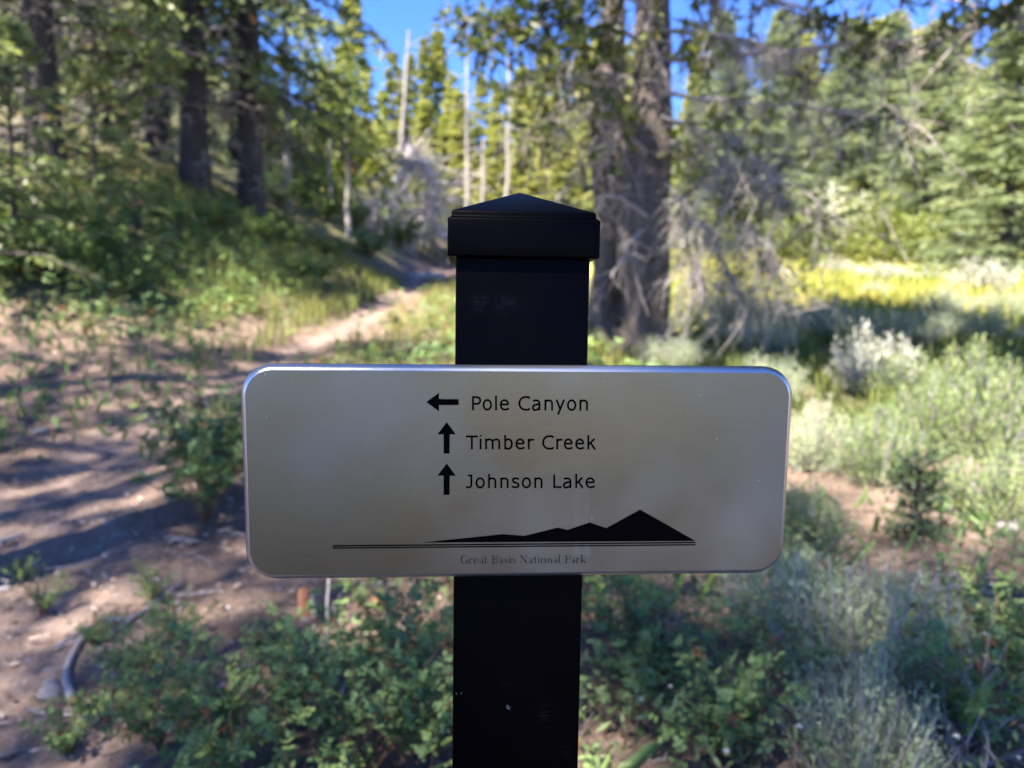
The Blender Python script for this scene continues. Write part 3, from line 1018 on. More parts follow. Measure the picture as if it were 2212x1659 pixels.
TH = [13, 15, 17, 19]
NEARLAB = "spruces of the far skyline"
for i, (px, D, top, lab) in enumerate((
        (706, 62, 150, "yellow green spruce at the left foot of the sky gap, half behind dark fir boughs"),
        (734, 58, 175, "short spruce left of the tall tip at the sky gap's left side"),
        (764, 55, -30, "tallest thin spruce at the left side of the sky gap"),
        (792, 66, 165, "spruce filling the left foot of the sky gap below the blue"),
        (822, 80, 196, "lowest spruce at the bottom of the sky gap"),
        (851, 64, 112, "yellow green spruce just left of the leaning snag"),
        (884, 68, 120, "yellow green spruce just right of the leaning snag"),
        (913, 72, 84, "thin pointed spruce, first tip right of the leaning snag"),
        (944, 74, 70, "thin pointed spruce, second tip right of the leaning snag"),
        (975, 70, 158, "blunt spruce left of the straight grey snag"),
        (1035, 74, 165, "spruce between the straight grey and the straight white snag"),
        (1066, 70, 178, "low spruce left of the straight white snag"),
        (1122, 66, 150, "spruce right of the straight white snag"),
        (1160, 62, 120, "spruce behind the left boughs of the pine"),
        (1200, 66, 140, "spruce over the post cap's right shoulder"),
        (1245, 60, 90, "spruce seen through the left boughs of the pine"))):
    k = i % 4
    sc = top_scale(px, D, top, TH[k])
    plant_tree("spire_spruce", T_far[k], gx(px, D).tolist(), lab, "tree", NEARLAB, px * .7, (min(sc, .95) * 1.3, min(sc, .95) * 1.3, sc))


def far_stand(n, pxr, Dr, topr, tmpl, hts, kind, label, group, mind=24, wide=1.0):
    c = 0
    for _ in range(n * 10):
        if c >= n:
            break
        px, D = g.uniform(*pxr), g.uniform(*Dr)
        if any(abs(px - a) < mind and abs(D - d) < 4 for a, d in spots):
            continue
        spots.append((px, D))
        k = c % len(tmpl)
        sc = top_scale(px, D, g.uniform(*topr), hts[k])
        ws = min(max(sc, .35), 1.1) * wide
        plant_tree(kind, tmpl[k], gx(px, D).tolist(), label, "tree", group, g.random() * 6.28, (ws, ws, sc))
        c += 1


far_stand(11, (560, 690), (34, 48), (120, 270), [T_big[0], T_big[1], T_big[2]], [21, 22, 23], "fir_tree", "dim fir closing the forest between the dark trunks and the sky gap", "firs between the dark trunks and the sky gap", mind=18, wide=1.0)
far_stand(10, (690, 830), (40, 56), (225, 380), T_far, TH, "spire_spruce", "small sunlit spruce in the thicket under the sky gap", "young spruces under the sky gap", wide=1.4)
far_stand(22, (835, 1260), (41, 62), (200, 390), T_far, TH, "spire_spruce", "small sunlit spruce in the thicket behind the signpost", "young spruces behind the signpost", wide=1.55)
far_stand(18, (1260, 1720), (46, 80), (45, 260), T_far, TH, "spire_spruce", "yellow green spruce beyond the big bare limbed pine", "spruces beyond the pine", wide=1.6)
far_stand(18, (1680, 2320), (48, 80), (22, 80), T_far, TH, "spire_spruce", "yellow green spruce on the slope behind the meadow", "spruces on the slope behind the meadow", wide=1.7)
for px, D, top, rz, lab in ((2165, 30, 12, .5, "broad pale bluish spruce at the right edge of the meadow"),
                           (1985, 40, 50, 2.2, "pale bluish spruce left of the broad one at the meadow edge"),
                           (2330, 38, -10, 3.2, "bluish spruce cut by the right edge of the picture")):
    sc = top_scale(px, D, top, 18)
    plant_tree("spruce_tree", T_blue[int(rz) % 2], gx(px, D).tolist(), lab, "tree", "bluish spruces at the meadow edge", rz, (max(sc, .9), max(sc, .9), sc))
for px, D, top, rz, lab in ((1800, 43, 45, .5, "full green spruce behind the yellow bushes of the meadow"),
                           (1660, 45, 28, 1.6, "green spruce seen through the pine's bare limbs"),
                           (1540, 47, 30, 2.5, "green spruce just right of the pine's trunk"),
                           (1905, 47, 28, 2.9, "tall green spruce between the meadow bushes and the bluish spruces")):
    sc = top_scale(px, D, top, 18)
    plant_tree("spruce_tree", [T_blue[1][0:2], T_blue[0][0:2]][int(rz) % 2], gx(px, D).tolist(), lab, "tree", "green spruces behind the meadow", rz, (.85, .85, sc))

# ------------------------------------------------------------------ dead snags, aspen
def snag(px, py0, py1, D, rad, lean_px, label, seed):
    g = np.random.default_rng(seed)
    b0, b1 = at(px, py0, D), at(px + lean_px, py1, D)
    gr = gx(px, D)
    r = root("dead_snag", gr.tolist(), label, "dead tree", "pale dead snags in the far stand")
    zs = np.linspace(0, 1, 10)[:, None]
    foot = gr - np.array([lean_px * .3 * D / FPX, 0, .3])
    P = foot * (1 - zs) + b1 * zs
    P[1:-1] += g.normal(0, .022, (8, 3))
    b = MB()
    tubes(b, P - gr, np.linspace(rad, rad * .45, 10), 8, tint=.6)
    n = 12
    f = g.uniform(.3, .95, n)[:, None]
    q = foot * (1 - f) + b1 * f - gr
    d = unit(np.column_stack([g.normal(0, 1, (n, 2)), g.normal(0, .3, n)])) * g.uniform(.3, 1.4, n)[:, None]
    u = np.linspace(0, 1, 4)[None, :, None]
    tubes(b, q[:, None] + d[:, None] * u + np.array([0, 0, -.3]) * u ** 2, np.array([[.04, .03, .02, .012]]), 4, tint=.4)
    link("trunk", b.mesh("snag_trunk", M_pale_bark, True), r)


snag(862, 420, 66, 46, .17, 22, "pale leaning dead snag against the sky gap", 1)
snag(1010, 420, 118, 42, .15, -2, "straight grey dead snag left above the post cap", 2)
snag(1094, 420, 120, 43, .15, 4, "straight white dead snag right above the post cap", 3)
snag(1040, 425, 300, 37, .13, 4, "short broken white snag between the two straight ones", 4)
snag(622, 440, -20, 27, .15, -6, "pale spotted dead trunk right of the dark firs", 5)


def aspen(loc, Ht, label, seed, n=900, spread=1.2, fork=True, kind="aspen_tree", group=None, leaf=M_aspen, ll=.11, bark=M_pale_bark, rt=.11, z0=.45):
    g = np.random.default_rng(seed)
    r = root(kind, loc, label, "tree", group)
    b = MB()
    zs = np.linspace(-.2, Ht * .9, 9)
    P = np.column_stack([np.cumsum(g.normal(0, .05, 9)), np.cumsum(g.normal(0, .05, 9)), zs])
    tubes(b, P, np.linspace(rt, rt * .3, 9), 8, tint=.6)
    nb = 12
    zb = g.uniform(Ht * (z0 - .1), Ht * .85, nb)
    a = g.random(nb) * 6.28
    d = np.column_stack([np.cos(a), np.sin(a), g.uniform(.5, 1.3, nb)]) * g.uniform(.5, 1, nb)[:, None] * spread
    u = np.linspace(0, 1, 5)[None, :, None]
    base = np.column_stack([np.interp(zb, zs, P[:, 0]), np.interp(zb, zs, P[:, 1]), zb])
    BP = base[:, None] + d[:, None] * u
    BP[:, 1:] += g.normal(0, .05, (nb, 4, 3))
    tubes(b, BP, np.linspace(.4, .1, 5)[None] * rt * np.ones((nb, 1)), 5, tint=.5)
    link("trunk", b.mesh("aspen_trunk", bark, True), r)
    c = MB()
    bi = g.integers(0, nb, n)
    ui = g.integers(1, 5, n)
    q = BP[bi, ui] + g.normal(0, .23 * spread, (n, 3))
    leaves(c, q, g.normal(0, 1, (n, 3)), g.normal(0, 1, (n, 3)), ll * g.uniform(.7, 1.3, n), ll * .9, np.clip(g.normal(.5, .22, n), 0, 1))
    tag(link("crown", c.mesh("aspen_crown", leaf), r), kind="stuff")
    return r


aspen(gx(748, 26).tolist(), 5.2, "slim pale aspen with yellow green top at the forest edge", 21, 1500, 1.1, ll=.13)
aspen(gx(722, 34).tolist(), 7.5, "taller yellow green aspen behind the slim one left of the trail", 22, 1600, 1.7, ll=.17, rt=.14)
BR = "sunlit willow bushes at the back of the meadow"
for i, (px, D, h_, lab) in enumerate(((1720, 37, 2.6, "rounded yellow green bush at the back of the meadow, left of the pinkish one"),
                                      (1800, 38, 3.0, "pinkish tan bush at the back of the meadow"),
                                      (1880, 36, 2.6, "bright green bush at the back of the meadow below the bluish spruces"),
                                      (1960, 36, 2.2, "low yellow green bush beside the broad bluish spruce"),
                                      (1560, 40, 3.0, "green bush behind the pine's hanging limbs"),
                                      (1650, 40, 2.6, "yellowish bush seen through the pine's drooping twigs"))):
    aspen(gx(px, D).tolist(), h_, lab, 70 + i, 1500, 1.5, kind="willow_bush", group=BR, ll=.16, bark=M_dead, rt=.06, z0=.2, leaf=M_aspen if i != 1 else M_pale)

# ------------------------------------------------------------------ the big bare limbed pine
def limb_curve(p0, az, L, el, droop, g, k=9, wob=.05):
    u = np.linspace(0, 1, k)
    P = np.empty((k, 3))
    hd = np.array([math.cos(az), math.sin(az)])
    P[:, :2] = p0[:2] + np.outer(L * u, hd)
    P[:, 2] = p0[2] + L * (u * math.tan(math.radians(el)) - droop * u ** 2)
    w_ = np.cumsum(g.normal(0, wob * L / k * 2, (k, 3)), 0)
    w_[0] = 0
    return P + w_


def trunk_mesh(name, P, r, mt, seed, sides=26, lump=.27, k=60):
    g = np.random.default_rng(seed)
    P = np.asarray(P, float)
    zi = np.linspace(0, len(P) - 1, k)
    Q = np.column_stack([np.interp(zi, np.arange(len(P)), P[:, j]) for j in range(3)])
    rr = np.interp(zi, np.arange(len(P)), r)
    a = np.arange(sides) / sides * 6.2832
    ph = g.random(4) * 6.28
    lum = 1 + lump * (.5 * np.sin(5 * a[None] + ph[0] + .6 * np.sin(Q[:, 2:3])) + .35 * np.sin(9 * a[None] + ph[1] + Q[:, 2:3] * 1.3) + .25 * np.sin(3 * a[None] + ph[2] - Q[:, 2:3] * 2.1)) + g.normal(0, .025, (k, sides))
    V = np.stack([Q[:, None, 0] + rr[:, None] * lum * np.cos(a), Q[:, None, 1] + rr[:, None] * lum * np.sin(a), np.broadcast_to(Q[:, 2:3], (k, sides))], -1)
    idx = np.arange(k * sides).reshape(k, sides)
    q = np.stack([idx[:-1], np.roll(idx[:-1], -1, 1), np.roll(idx[1:], -1, 1), idx[1:]], -1).reshape(-1, 4)
    b = MB()
    b.add(V.reshape(-1, 3), q=q, tint=np.clip(.5 + (lum - 1) * 2, 0, 1).ravel())
    return b.mesh(name, mt, True), Q, rr


def pine():
    g = np.random.default_rng(77)
    D = 9.7
    foot = gx(1393, D)
    r = root("pine_tree", foot.tolist(), "big old pine with bare drooping grey limbs right of the signpost", "tree")
    z = lambda py: at(1400, py, D)[2] - foot[2]
    TP = np.array([(at(px, py, D) - foot) for px, py in ((1390, 800), (1393, 740), (1398, 640), (1392, 520), (1396, 400), (1405, 280), (1408, 160), (1412, 40), (1412, -120), (1412, -320))])
    rad = np.array([52, 43, 45, 50, 46, 43, 36, 33, 27, 18]) * D / FPX
    me, Q, rr = trunk_mesh("pine_trunk", TP, rad, M_pbark, 5)
    tr = link("trunk", me, r)
    # second stem of the same stool, a little farther away
    D2 = 10.6
    SP = np.array([at(px, py, D2) - foot for px, py in ((1318, 760), (1318, 690), (1325, 600), (1332, 480), (1322, 360), (1315, 260), (1322, 120), (1330, -40), (1335, -200))])
    me2, Q2, rr2 = trunk_mesh("pine_stem", SP, np.array([66, 56, 45, 39, 38, 32, 26, 20, 14]) * D2 / FPX, M_pbark, 9)
    link("trunk", me2, r)
    # torn hollow at the foot of the second stem
    wb = MB()
    c = at(1316, 640, D2 - .36) - foot
    a = np.arange(10) / 10 * 6.28
    ring = np.column_stack([.075 * np.cos(a) + .09 * np.sin(a), np.zeros(10), .36 * np.sin(a)])
    wb.add(np.concatenate([c + ring, [c + np.array([0, .18, 0])]]), t=[(j, (j + 1) % 10, 10) for j in range(10)])
    link("hollow", wb.mesh("hollow", wood_mat("hollow_wood", (.02, .012, .008), (.10, .05, .025), 20, .3)), r)
    db, lb, cb = MB(), MB(), MB()

    def curls(P, n, Lr, rad0, down=.5, start=.15):
        k = len(P)
        fi = g.uniform(start * (k - 1), k - 1.01, n)
        i0 = fi.astype(int)
        fr = (fi - i0)[:, None]
        q = P[i0] * (1 - fr) + P[i0 + 1] * fr
        d = unit(g.normal(0, 1, (n, 3)) + np.array([0, -.1, -down]))
        L = g.uniform(*Lr, n)[:, None]
        bend = g.normal(0, .35, (n, 3)) + np.array([0, 0, -.45])
        u = np.linspace(0, 1, 6)[None, :, None]
        c2 = g.normal(0, .3, (n, 3))
        tw = q[:, None] + d[:, None] * L[:, None] * u + (bend * L)[:, None] * u ** 2 + (c2 * L)[:, None] * np.sin(u * 6) * .12
        tubes(db, tw, np.linspace(rad0, rad0 * .3, 6)[None] * g.uniform(.7, 1.3, (n, 1)), 4, tint=g.random(n))
        return tw

    def needles(P, n, spread, tint0, ql=.145, start=.25, down=.3):
        k = len(P)
        nt_ = max(3, n // 9)
        fi = g.uniform(start * (k - 1), k - 1.01, nt_)
        i0 = fi.astype(int)
        fr = (fi - i0)[:, None]
        q = P[i0] * (1 - fr) + P[i0 + 1] * fr
        d = unit(g.normal(0, 1, (nt_, 3)) + np.array([0, 0, -down]))
        L = g.uniform(.4, 1, nt_)[:, None] * spread
        u = np.linspace(0, 1, 4)[None, :, None]
        tw = q[:, None] + (d * L)[:, None] * u + np.array([0, 0, -.25]) * (L[:, None] * u ** 2)
        tubes(lb, tw, np.array([[.012, .009, .006, .004]]), 3, tint=.4)
        s = g.random((nt_, 9))[..., None]
        fp = tw[:, :1] + (tw[:, 3:] - tw[:, :1]) * s
        fd = unit(d[:, None] + g.normal(0, .6, (nt_, 9, 3)))
        tn = np.clip(tint0 + g.normal(0, .16, (nt_, 9)) + g.normal(0, .1, (nt_, 1)), 0, .92)
        flakes(cb, fp.reshape(-1, 3), fd.reshape(-1, 3), ql * g.uniform(.7, 1.3, nt_ * 9), ql * .36, g, tn.ravel())

    # limbs listed by the points they pass in the picture (px, py, depth)
    def through(pts, r0, r1, dead=True, k=14):
        P = np.array([at(*p) - foot for p in pts])
        ui = np.linspace(0, len(P) - 1, k)
        Q_ = np.column_stack([np.interp(ui, np.arange(len(P)), P[:, j]) for j in range(3)])
        Q_[1:-1] = (Q_[:-2] + Q_[1:-1] * 2 + Q_[2:]) / 4
        Q_[1:] += g.normal(0, .012, (k - 1, 3))
        tubes(db if dead else lb, Q_, np.linspace(r0, r1, k) * .62, 7, tint=g.random() * .5)
        return Q_

    for pts, r0, r1, nc, nn in (
            ([(1425, 300, 9.6), (1500, 345, 9.2), (1575, 420, 8.9), (1625, 500, 8.7), (1665, 570, 8.6), (1700, 640, 8.5)], .06, .012, 110, 70),
            ([(1420, 250, 9.6), (1500, 275, 9.0), (1580, 300, 8.7), (1640, 350, 8.5), (1690, 395, 8.4)], .05, .012, 80, 60),
            ([(1415, 60, 9.6), (1520, 70, 9.1), (1610, 85, 8.8), (1690, 120, 8.5), (1760, 190, 8.4)], .055, .015, 80, 50),
            ([(1410, 20, 9.6), (1395, 60, 9.2), (1425, 130, 9.1), (1450, 200, 9.1)], .06, .025, 25, 10),
            ([(1400, 330, 9.5), (1350, 290, 9.2), (1300, 190, 9.1), (1250, 130, 9.0), (1180, 90, 8.8)], .045, .012, 40, 160),
            ([(1410, 90, 9.6), (1330, 60, 9.2), (1240, 60, 9.0), (1130, 40, 8.8), (1040, 45, 8.7), (960, 40, 8.6)], .05, .010, 20, 330),
            ([(1410, 30, 9.6), (1330, -30, 9.2), (1200, -10, 9.0), (1090, 60, 8.7), (1030, 110, 8.6)], .045, .010, 15, 320),
            ([(1420, 380, 9.6), (1480, 440, 9.2), (1540, 520, 9.0), (1580, 600, 8.9), (1600, 665, 8.9)], .045, .012, 95, 30),
            ([(1425, 450, 9.6), (1470, 500, 9.3), (1500, 560, 9.2), (1520, 630, 9.1)], .03, .01, 60, 10),
            ([(1420, 200, 9.6), (1530, 215, 9.0), (1660, 225, 8.6), (1780, 235, 8.2), (1900, 250, 7.9), (1980, 270, 7.7)], .05, .010, 55, 70),
            ([(1425, 130, 9.6), (1600, 120, 8.9), (1780, 100, 8.3), (1930, 90, 7.8), (2080, 60, 7.4), (2230, 40, 7.1)], .06, .012, 55, 110),
            ([(1415, -20, 9.6), (1580, -30, 8.9), (1740, 20, 8.3), (1850, 60, 8.0), (1950, 110, 7.8)], .05, .010, 50, 110),
            ([(1415, -80, 9.6), (1600, -90, 8.8), (1800, -60, 8.1), (2000, -20, 7.5), (2150, 20, 7.1), (2260, 60, 6.9)], .06, .012, 45, 120),
            ([(1430, 330, 9.6), (1560, 370, 9.0), (1700, 430, 8.6), (1790, 480, 8.3)], .04, .008, 40, 120),
            ([(1400, 470, 9.4), (1350, 430, 9.2), (1310, 420, 9.1), (1290, 450, 9.0)], .05, .02, 8, 0),
            ([(1390, 500, 9.3), (1360, 520, 9.1), (1345, 560, 9.0), (1320, 600, 9.0)], .045, .02, 6, 0),
            ([(1325, 330, 10.4), (1270, 350, 10.1), (1225, 400, 10.0), (1190, 470, 9.9)], .035, .010, 26, 20),
            ([(1325, 240, 10.4), (1250, 220, 10.1), (1180, 250, 10.0), (1120, 310, 9.9)], .04, .010, 40, 160),
            ([(1330, 160, 10.4), (1240, 150, 10.2), (1160, 170, 10.0), (1080, 200, 9.9)], .04, .010, 25, 220)):
        P = through(pts, r0, r1)
        curls(P, int(nc * 1.7), (.2, .6), .006)
        if nc > 30:
            tw = curls(P, nc // 3, (.4, .95), .008, .9)
            for q in tw:
                curls(q, 9, (.1, .32), .004, .3)
        if nn:
            needles(P, int(nn * 1.9), .55, .45 if pts[-1][0] < 1900 and pts[-1][0] > 1150 else .12)  # outermost boughs tinted darker, their shade put into the needle colour
    # short grey snaps hugging the trunk
    curls(Q[17:], 190, (.2, .65), .010, 1.0)
    curls(Q[6:], 34, (.15, .5), .012, .8)
    curls(Q2[20:], 26, (.2, .5), .011, .6)
    # live tufts hung close to the trunk
    for px, py, d_, n in ((1485, 110, 9.0, 130), (1465, 300, 9.1, 90), (1330, 150, 9.1, 110), (1340, 230, 9.1, 80), (1490, 330, 9.0, 70), (1560, 240, 8.9, 80), (1250, 60, 9.0, 120), (1640, 330, 8.8, 90), (1420, 20, 9.0, 60), (1570, 420, 8.8, 90), (1600, 460, 8.7, 80)):
        c_ = at(px, py, d_) - foot
        needles(np.stack([c_ + np.array([0, 0, .25]), c_, c_ - np.array([0, 0, .2])]), n, .28, .72, ql=.12, start=0)
    # crown above the picture
    for i in range(46):
        zz = g.uniform(5.6, 11.5)
        p0 = np.array([np.interp(zz, Q[:, 2], Q[:, 0]), np.interp(zz, Q[:, 2], Q[:, 1]), zz])
        P = limb_curve(p0, i * 2.4, g.uniform(2.0, 4.4) * (1.4 - zz / 13), g.uniform(-5, 20), .25, g)
        tubes(lb, P, np.linspace(.05, .012, 9), 5)
        needles(P, 240, .6, .4, ql=.22)
    link("limb", lb.mesh("pine_limbs", M_pbark, True), r)
    tag(link("dead_limb_tangle", db.mesh("pine_dead", M_dead, True), r), kind="stuff")
    tag(link("crown", cb.mesh("pine_crown", M_pine), r), kind="stuff")


pine()

# ------------------------------------------------------------------ shrubs
def sage_mesh(seed, n=2200, rad=.5, ht=.55, ll=.05, lw=.011, leaf=M_sage, name="sage", up=.5):
    g = np.random.default_rng(seed)
    st = 60
    a = g.random(st) * 6.28
    rr = rad * np.sqrt(g.random(st))
    tip = np.column_stack([rr * np.cos(a), rr * np.sin(a), ht * (1 - .5 * (rr / rad) ** 2) * g.uniform(.65, 1.15, st)])
    u = np.linspace(0, 1, 5)[None, :, None]
    b0 = tip * np.array([.18, .18, 0])
    mid = np.array([0, 0, .15]) * ht
    P = b0[:, None] * (1 - u) + tip[:, None] * u - mid * np.sin(u * 3.14)
    sb = MB()
    tubes(sb, P, np.linspace(.012, .003, 5)[None] * np.ones((st, 1)), 4, tint=g.random(st))
    lb = MB()
    i = g.integers(0, st, n)
    f = g.uniform(.35, 1.0, n)[:, None]
    k = np.clip((f[:, 0] * 4).astype(int), 0, 3)
    fr = f * 4 - k[:, None]
    q = P[i, k] * (1 - fr) + P[i, k + 1] * fr + g.normal(0, .035, (n, 3)) * (rad / .5)
    d = unit(P[i, 4] - P[i, 3]) * up * 2 + g.normal(0, .6, (n, 3))
    ti = g.uniform(.2, .8, st)[i] + g.normal(0, .13, n)
    flakes(lb, q, d, ll * g.uniform(.6, 1.4, n), lw * g.uniform(.7, 1.3, n), g, np.clip(ti, 0, 1))
    return sb.mesh(name + "_stems", M_twig), lb.mesh(name + "_leaves", leaf)


def shrub(kind, meshes, loc, label, cat, group=None, rz=0., sc=1.):
    r = root(kind, loc, label, cat, group, rz, sc)
    tag(link("stem_cluster", meshes[0], r), kind="stuff")
    tag(link("foliage", meshes[1], r), kind="stuff")
    return r


SG = [sage_mesh(101 + i, 6500, ll=.036, lw=.0085, name="sage") for i in range(2)]
SP_ = [sage_mesh(111 + i, 2600, ll=.06, lw=.02, leaf=M_pale, name="pale_shrub") for i in range(2)]
SR_ = [sage_mesh(121 + i, 3400, ll=.05, lw=.014, leaf=M_rabbit, name="feathery_shrub", up=.8) for i in range(2)]

SAG = "grey green sagebrush plants"
for px, py, sc, i, lab in (
        (1850, 1480, (.62, .62, .75), 0, "silvery sagebrush below the sign's right corner, in shade"),
        (1690, 1400, (.5, .5, .6), 1, "blue grey sagebrush just under the sign's lower right edge"),
        (2000, 1420, (.42, .42, .5), 0, "small grey sagebrush beside the bleached fallen branch"),
        (1860, 1700, (.4, .4, .62), 1, "low sagebrush at the bottom edge right of the post"),
        (1660, 880, (.85, .85, 1.0), 0, "dull sagebrush behind the sign's upper right corner"),
        (1760, 1010, (.75, .75, .85), 1, "sunlit grey sagebrush beside the sign's right edge"),
        (1450, 800, (.9, .9, .8), 0, "dull sagebrush at the foot of the pine"),
        (1790, 735, (1.7, 1.3, 1.15), 1, "dark blue grey sagebrush in the shade at the meadow's front edge"),
        (1960, 745, (1.6, 1.2, 1.1), 0, "shaded sagebrush in the middle of the dark band before the meadow"),
        (2040, 690, (1.6, 1.3, 1.3), 1, "tall dark sagebrush against the yellow meadow"),
        (2110, 745, (1.7, 1.3, 1.2), 0, "shaded sagebrush nearest the right edge before the meadow"),
        (2190, 690, (1.6, 1.3, 1.2), 0, "shaded sagebrush cut by the right edge of the picture"),
        (1640, 760, (1.3, 1.2, .9), 1, "small shaded sagebrush behind the pine's hanging limb tip")):
    p = gp(px, py)
    shrub("sagebrush", SG[i], p.tolist(), lab, "shrub", SAG, px * .37, sc)
for px, py, sc, i, lab in (
        (1800, 598, (1.9, 1.6, 1.4), 0, "white sunlit shrub in the yellow meadow, leftmost of its row"),
        (1895, 610, (1.9, 1.6, 1.3), 1, "cream sunlit shrub in the middle of the meadow"),
        (2120, 640, (2.5, 1.8, 1.9), 0, "large cream shrub at the right side of the meadow"),
        (1890, 652, (1.0, 1.0, 1.0), 1, "small pinkish white shrub at the front edge of the meadow"),
        (2000, 615, (1.6, 1.4, 1.0), 1, "pale low shrub under the bluish spruces"),
        (1880, 850, (1.15, .95, 1.25), 0, "tall pale sunlit shrub right above the sign's corner")):
    p = gp(px, py)
    shrub("pale_shrub", SP_[i], p.tolist(), lab, "shrub", "pale sunlit shrubs", px * .31, sc)
for px, py, sc, i, lab in (
        (2010, 960, (.95, .9, 1.0), 0, "light green feathery shrub in the sunlit patch right of the sign"),
        (2150, 990, (1.0, .9, 1.1), 1, "light green feathery shrub at the right edge in the sunlit patch"),
        (1900, 1040, (.7, .7, .8), 1, "soft green shrub between the sign and the small dark fir seedling"),
        (2120, 880, (1.2, 1.0, 1.1), 0, "yellow green shrub behind the sunlit patch at the right edge"),
        (1960, 870, (1.1, 1.0, .9), 1, "pale green shrub behind the tall pale one"),
        (2130, 1120, (.7, .7, .7), 0, "feathery shrub over the reddish bare soil at the right"),
        (1740, 1190, (.45, .45, .6), 0, "bright yellow green shrub touching the sign's right edge")):
    p = gp(px, py)
    shrub("feathery_shrub", SR_[i], p.tolist(), lab, "shrub", "feathery green shrubs right of the sign", px * .31, sc)

# small dark fir seedling in the sunlit patch
T_seed = conifer(66, .36, .085, .02, .01, nb=46, m=10, kk=4, ql=.04, qw=.016, e0=25, droop=.2, mats=(M_bark, M_spruce), name="seedling")
plant_tree("fir_seedling", T_seed, gp(1975, 1165).tolist(), "small dark green fir seedling standing in the sunlit patch at the right", "tree", None, 0, (.6, .6, .95))


def leafy_mesh(seed, ns=16, ht=.6, rad=.4, lf=10, ll=.026, leaf=M_rose, name="leafy"):
    """bush of arching stems with compound leaves of five leaflets"""
    g = np.random.default_rng(seed)
    a = g.random(ns) * 6.28
    L = rad * g.uniform(.4, 1.1, ns)
    u = np.linspace(0, 1, 6)
    P = np.empty((ns, 6, 3))
    P[..., 0] = np.cos(a)[:, None] * L[:, None] * u ** 1.3
    P[..., 1] = np.sin(a)[:, None] * L[:, None] * u ** 1.3
    P[..., 2] = ht * g.uniform(.45, 1.1, ns)[:, None] * (u * 1.25 - .3 * u ** 2)
    P[:, 1:] += g.normal(0, .012, (ns, 5, 3))
    sb = MB()
    tubes(sb, P, np.linspace(.004, .0015, 6)[None] * np.ones((ns, 1)), 4, tint=g.random(ns))
    lb = MB()
    n = ns * lf
    i = np.repeat(np.arange(ns), lf)
    f = g.uniform(.3, 1.0, n)
    k = np.clip((f * 5).astype(int), 0, 4)
    fr = (f * 5 - k)[:, None]
    q = P[i, k] * (1 - fr) + P[i, k + 1] * fr
    compound(lb, q, g, ll, g.uniform(.15, .75, ns)[i])
    return sb.mesh(name + "_stems", M_stem), lb.mesh(name + "_leaves", leaf)


def compound(lb, q, g, ll, tint, dead=.015, flat=.6):
    n = len(q)
    d = unit(g.normal(0, 1, (n, 3)) * np.array([1, 1, flat]) + np.array([0, 0, .15]))
    up = unit(np.array([0, 0, 1.0]) + g.normal(0, .35, (n, 3)))
    s = unit(np.cross(d, up))
    rl = ll * g.uniform(1.6, 2.4, n)[:, None]
    sc = g.uniform(.75, 1.25, n)
    tt = np.clip(tint + g.normal(0, .1, n), 0, .9)
    tt[g.random(n) < dead] = 1.15
    for fa, sg, out in ((1.0, 0, 0), (.75, 1, .9), (.75, -1, .9), (.4, 1, 1.0), (.4, -1, 1.0)):
        dd = unit(d * (1 - .55 * abs(sg)) + s * sg * out + g.normal(0, .15, (n, 3)))
        leaves(lb, q + d * rl * fa, dd, unit(up + g.normal(0, .2, (n, 3))), ll * sc * (1.15 if sg == 0 else 1), ll * sc * .8, np.clip(tt + g.normal(0, .05, n), 0, 1.2))


LF = [leafy_mesh(201 + i, 22, .6, .42, 17, .0215) for i in range(3)]
LBIG = [leafy_mesh(211 + i, 34, .9, .8, 16, .05, name="bank_shrub") for i in range(2)]
LG = "leafy rose bushes around the signpost"
for px, py, sc, i, lab in (
        (445, 1130, 1.25, 0, "leafy bush beside the sign's left edge with sunlit upper leaves"),
        (490, 1060, 1.25, 1, "leafy bush half behind the sign's left edge"),
        (345, 1620, .5, 2, "low leafy bush at the bottom left beside the fallen branch"),
        (480, 1720, .62, 0, "bright green leafy bush at the bottom edge left of the post"),
        (640, 1560, .62, 1, "dark leafy bush in the shade left of the post"),
        (790, 1690, .68, 2, "leafy bush at the bottom edge close to the post's left side"),
        (860, 1480, .7, 0, "dense leafy bush under the sign left of the post"),
        (940, 1640, .6, 1, "leafy bush touching the post's left side"),
        (90, 1330, .26, 2, "sprig of dark leaves across the bright sunlit soil at the left edge"),
        (200, 1400, .24, 1, "small leafy sprig just above the fallen branch"),
        (150, 1640, .3, 1, "small leafy sprig at the bottom edge under the fallen branch"),
        (240, 1560, .32, 0, "leafy sprig right of the fallen branch's cut end"),
        (40, 1260, .24, 1, "sprig of dark leaves nearest the left edge on the sunlit soil"),
        (300, 1470, .34, 2, "low leafy sprig between the fallen branch and the leafy bushes"),
        (390, 1400, .36, 1, "leafy sprig on the shaded soil below the sign's lower left corner"),
        (400, 1000, .7, 2, "leafy bush on the path's edge reaching left of the sign"),
        (330, 1300, .27, 0, "thin leafy sprig at the right of the bright sunlit soil"),
        (1400, 1500, .7, 0, "dark leafy bush close to the post's right side"),
        (1560, 1640, .7, 1, "leafy plant at the bottom edge right of the post"),
        (2150, 1500, .8, 2, "fresh green leafy bush at the lower right edge"),
        (2110, 1650, .7, 0, "leafy bush behind the bleached brush at the lower right corner"),
        (1700, 1330, .55, 2, "leafy plant under the sign's lower right corner")):
    p = gp(px, py)
    shrub("leafy_bush", LF[i], p.tolist(), lab, "shrub", LG, px * .71, sc)
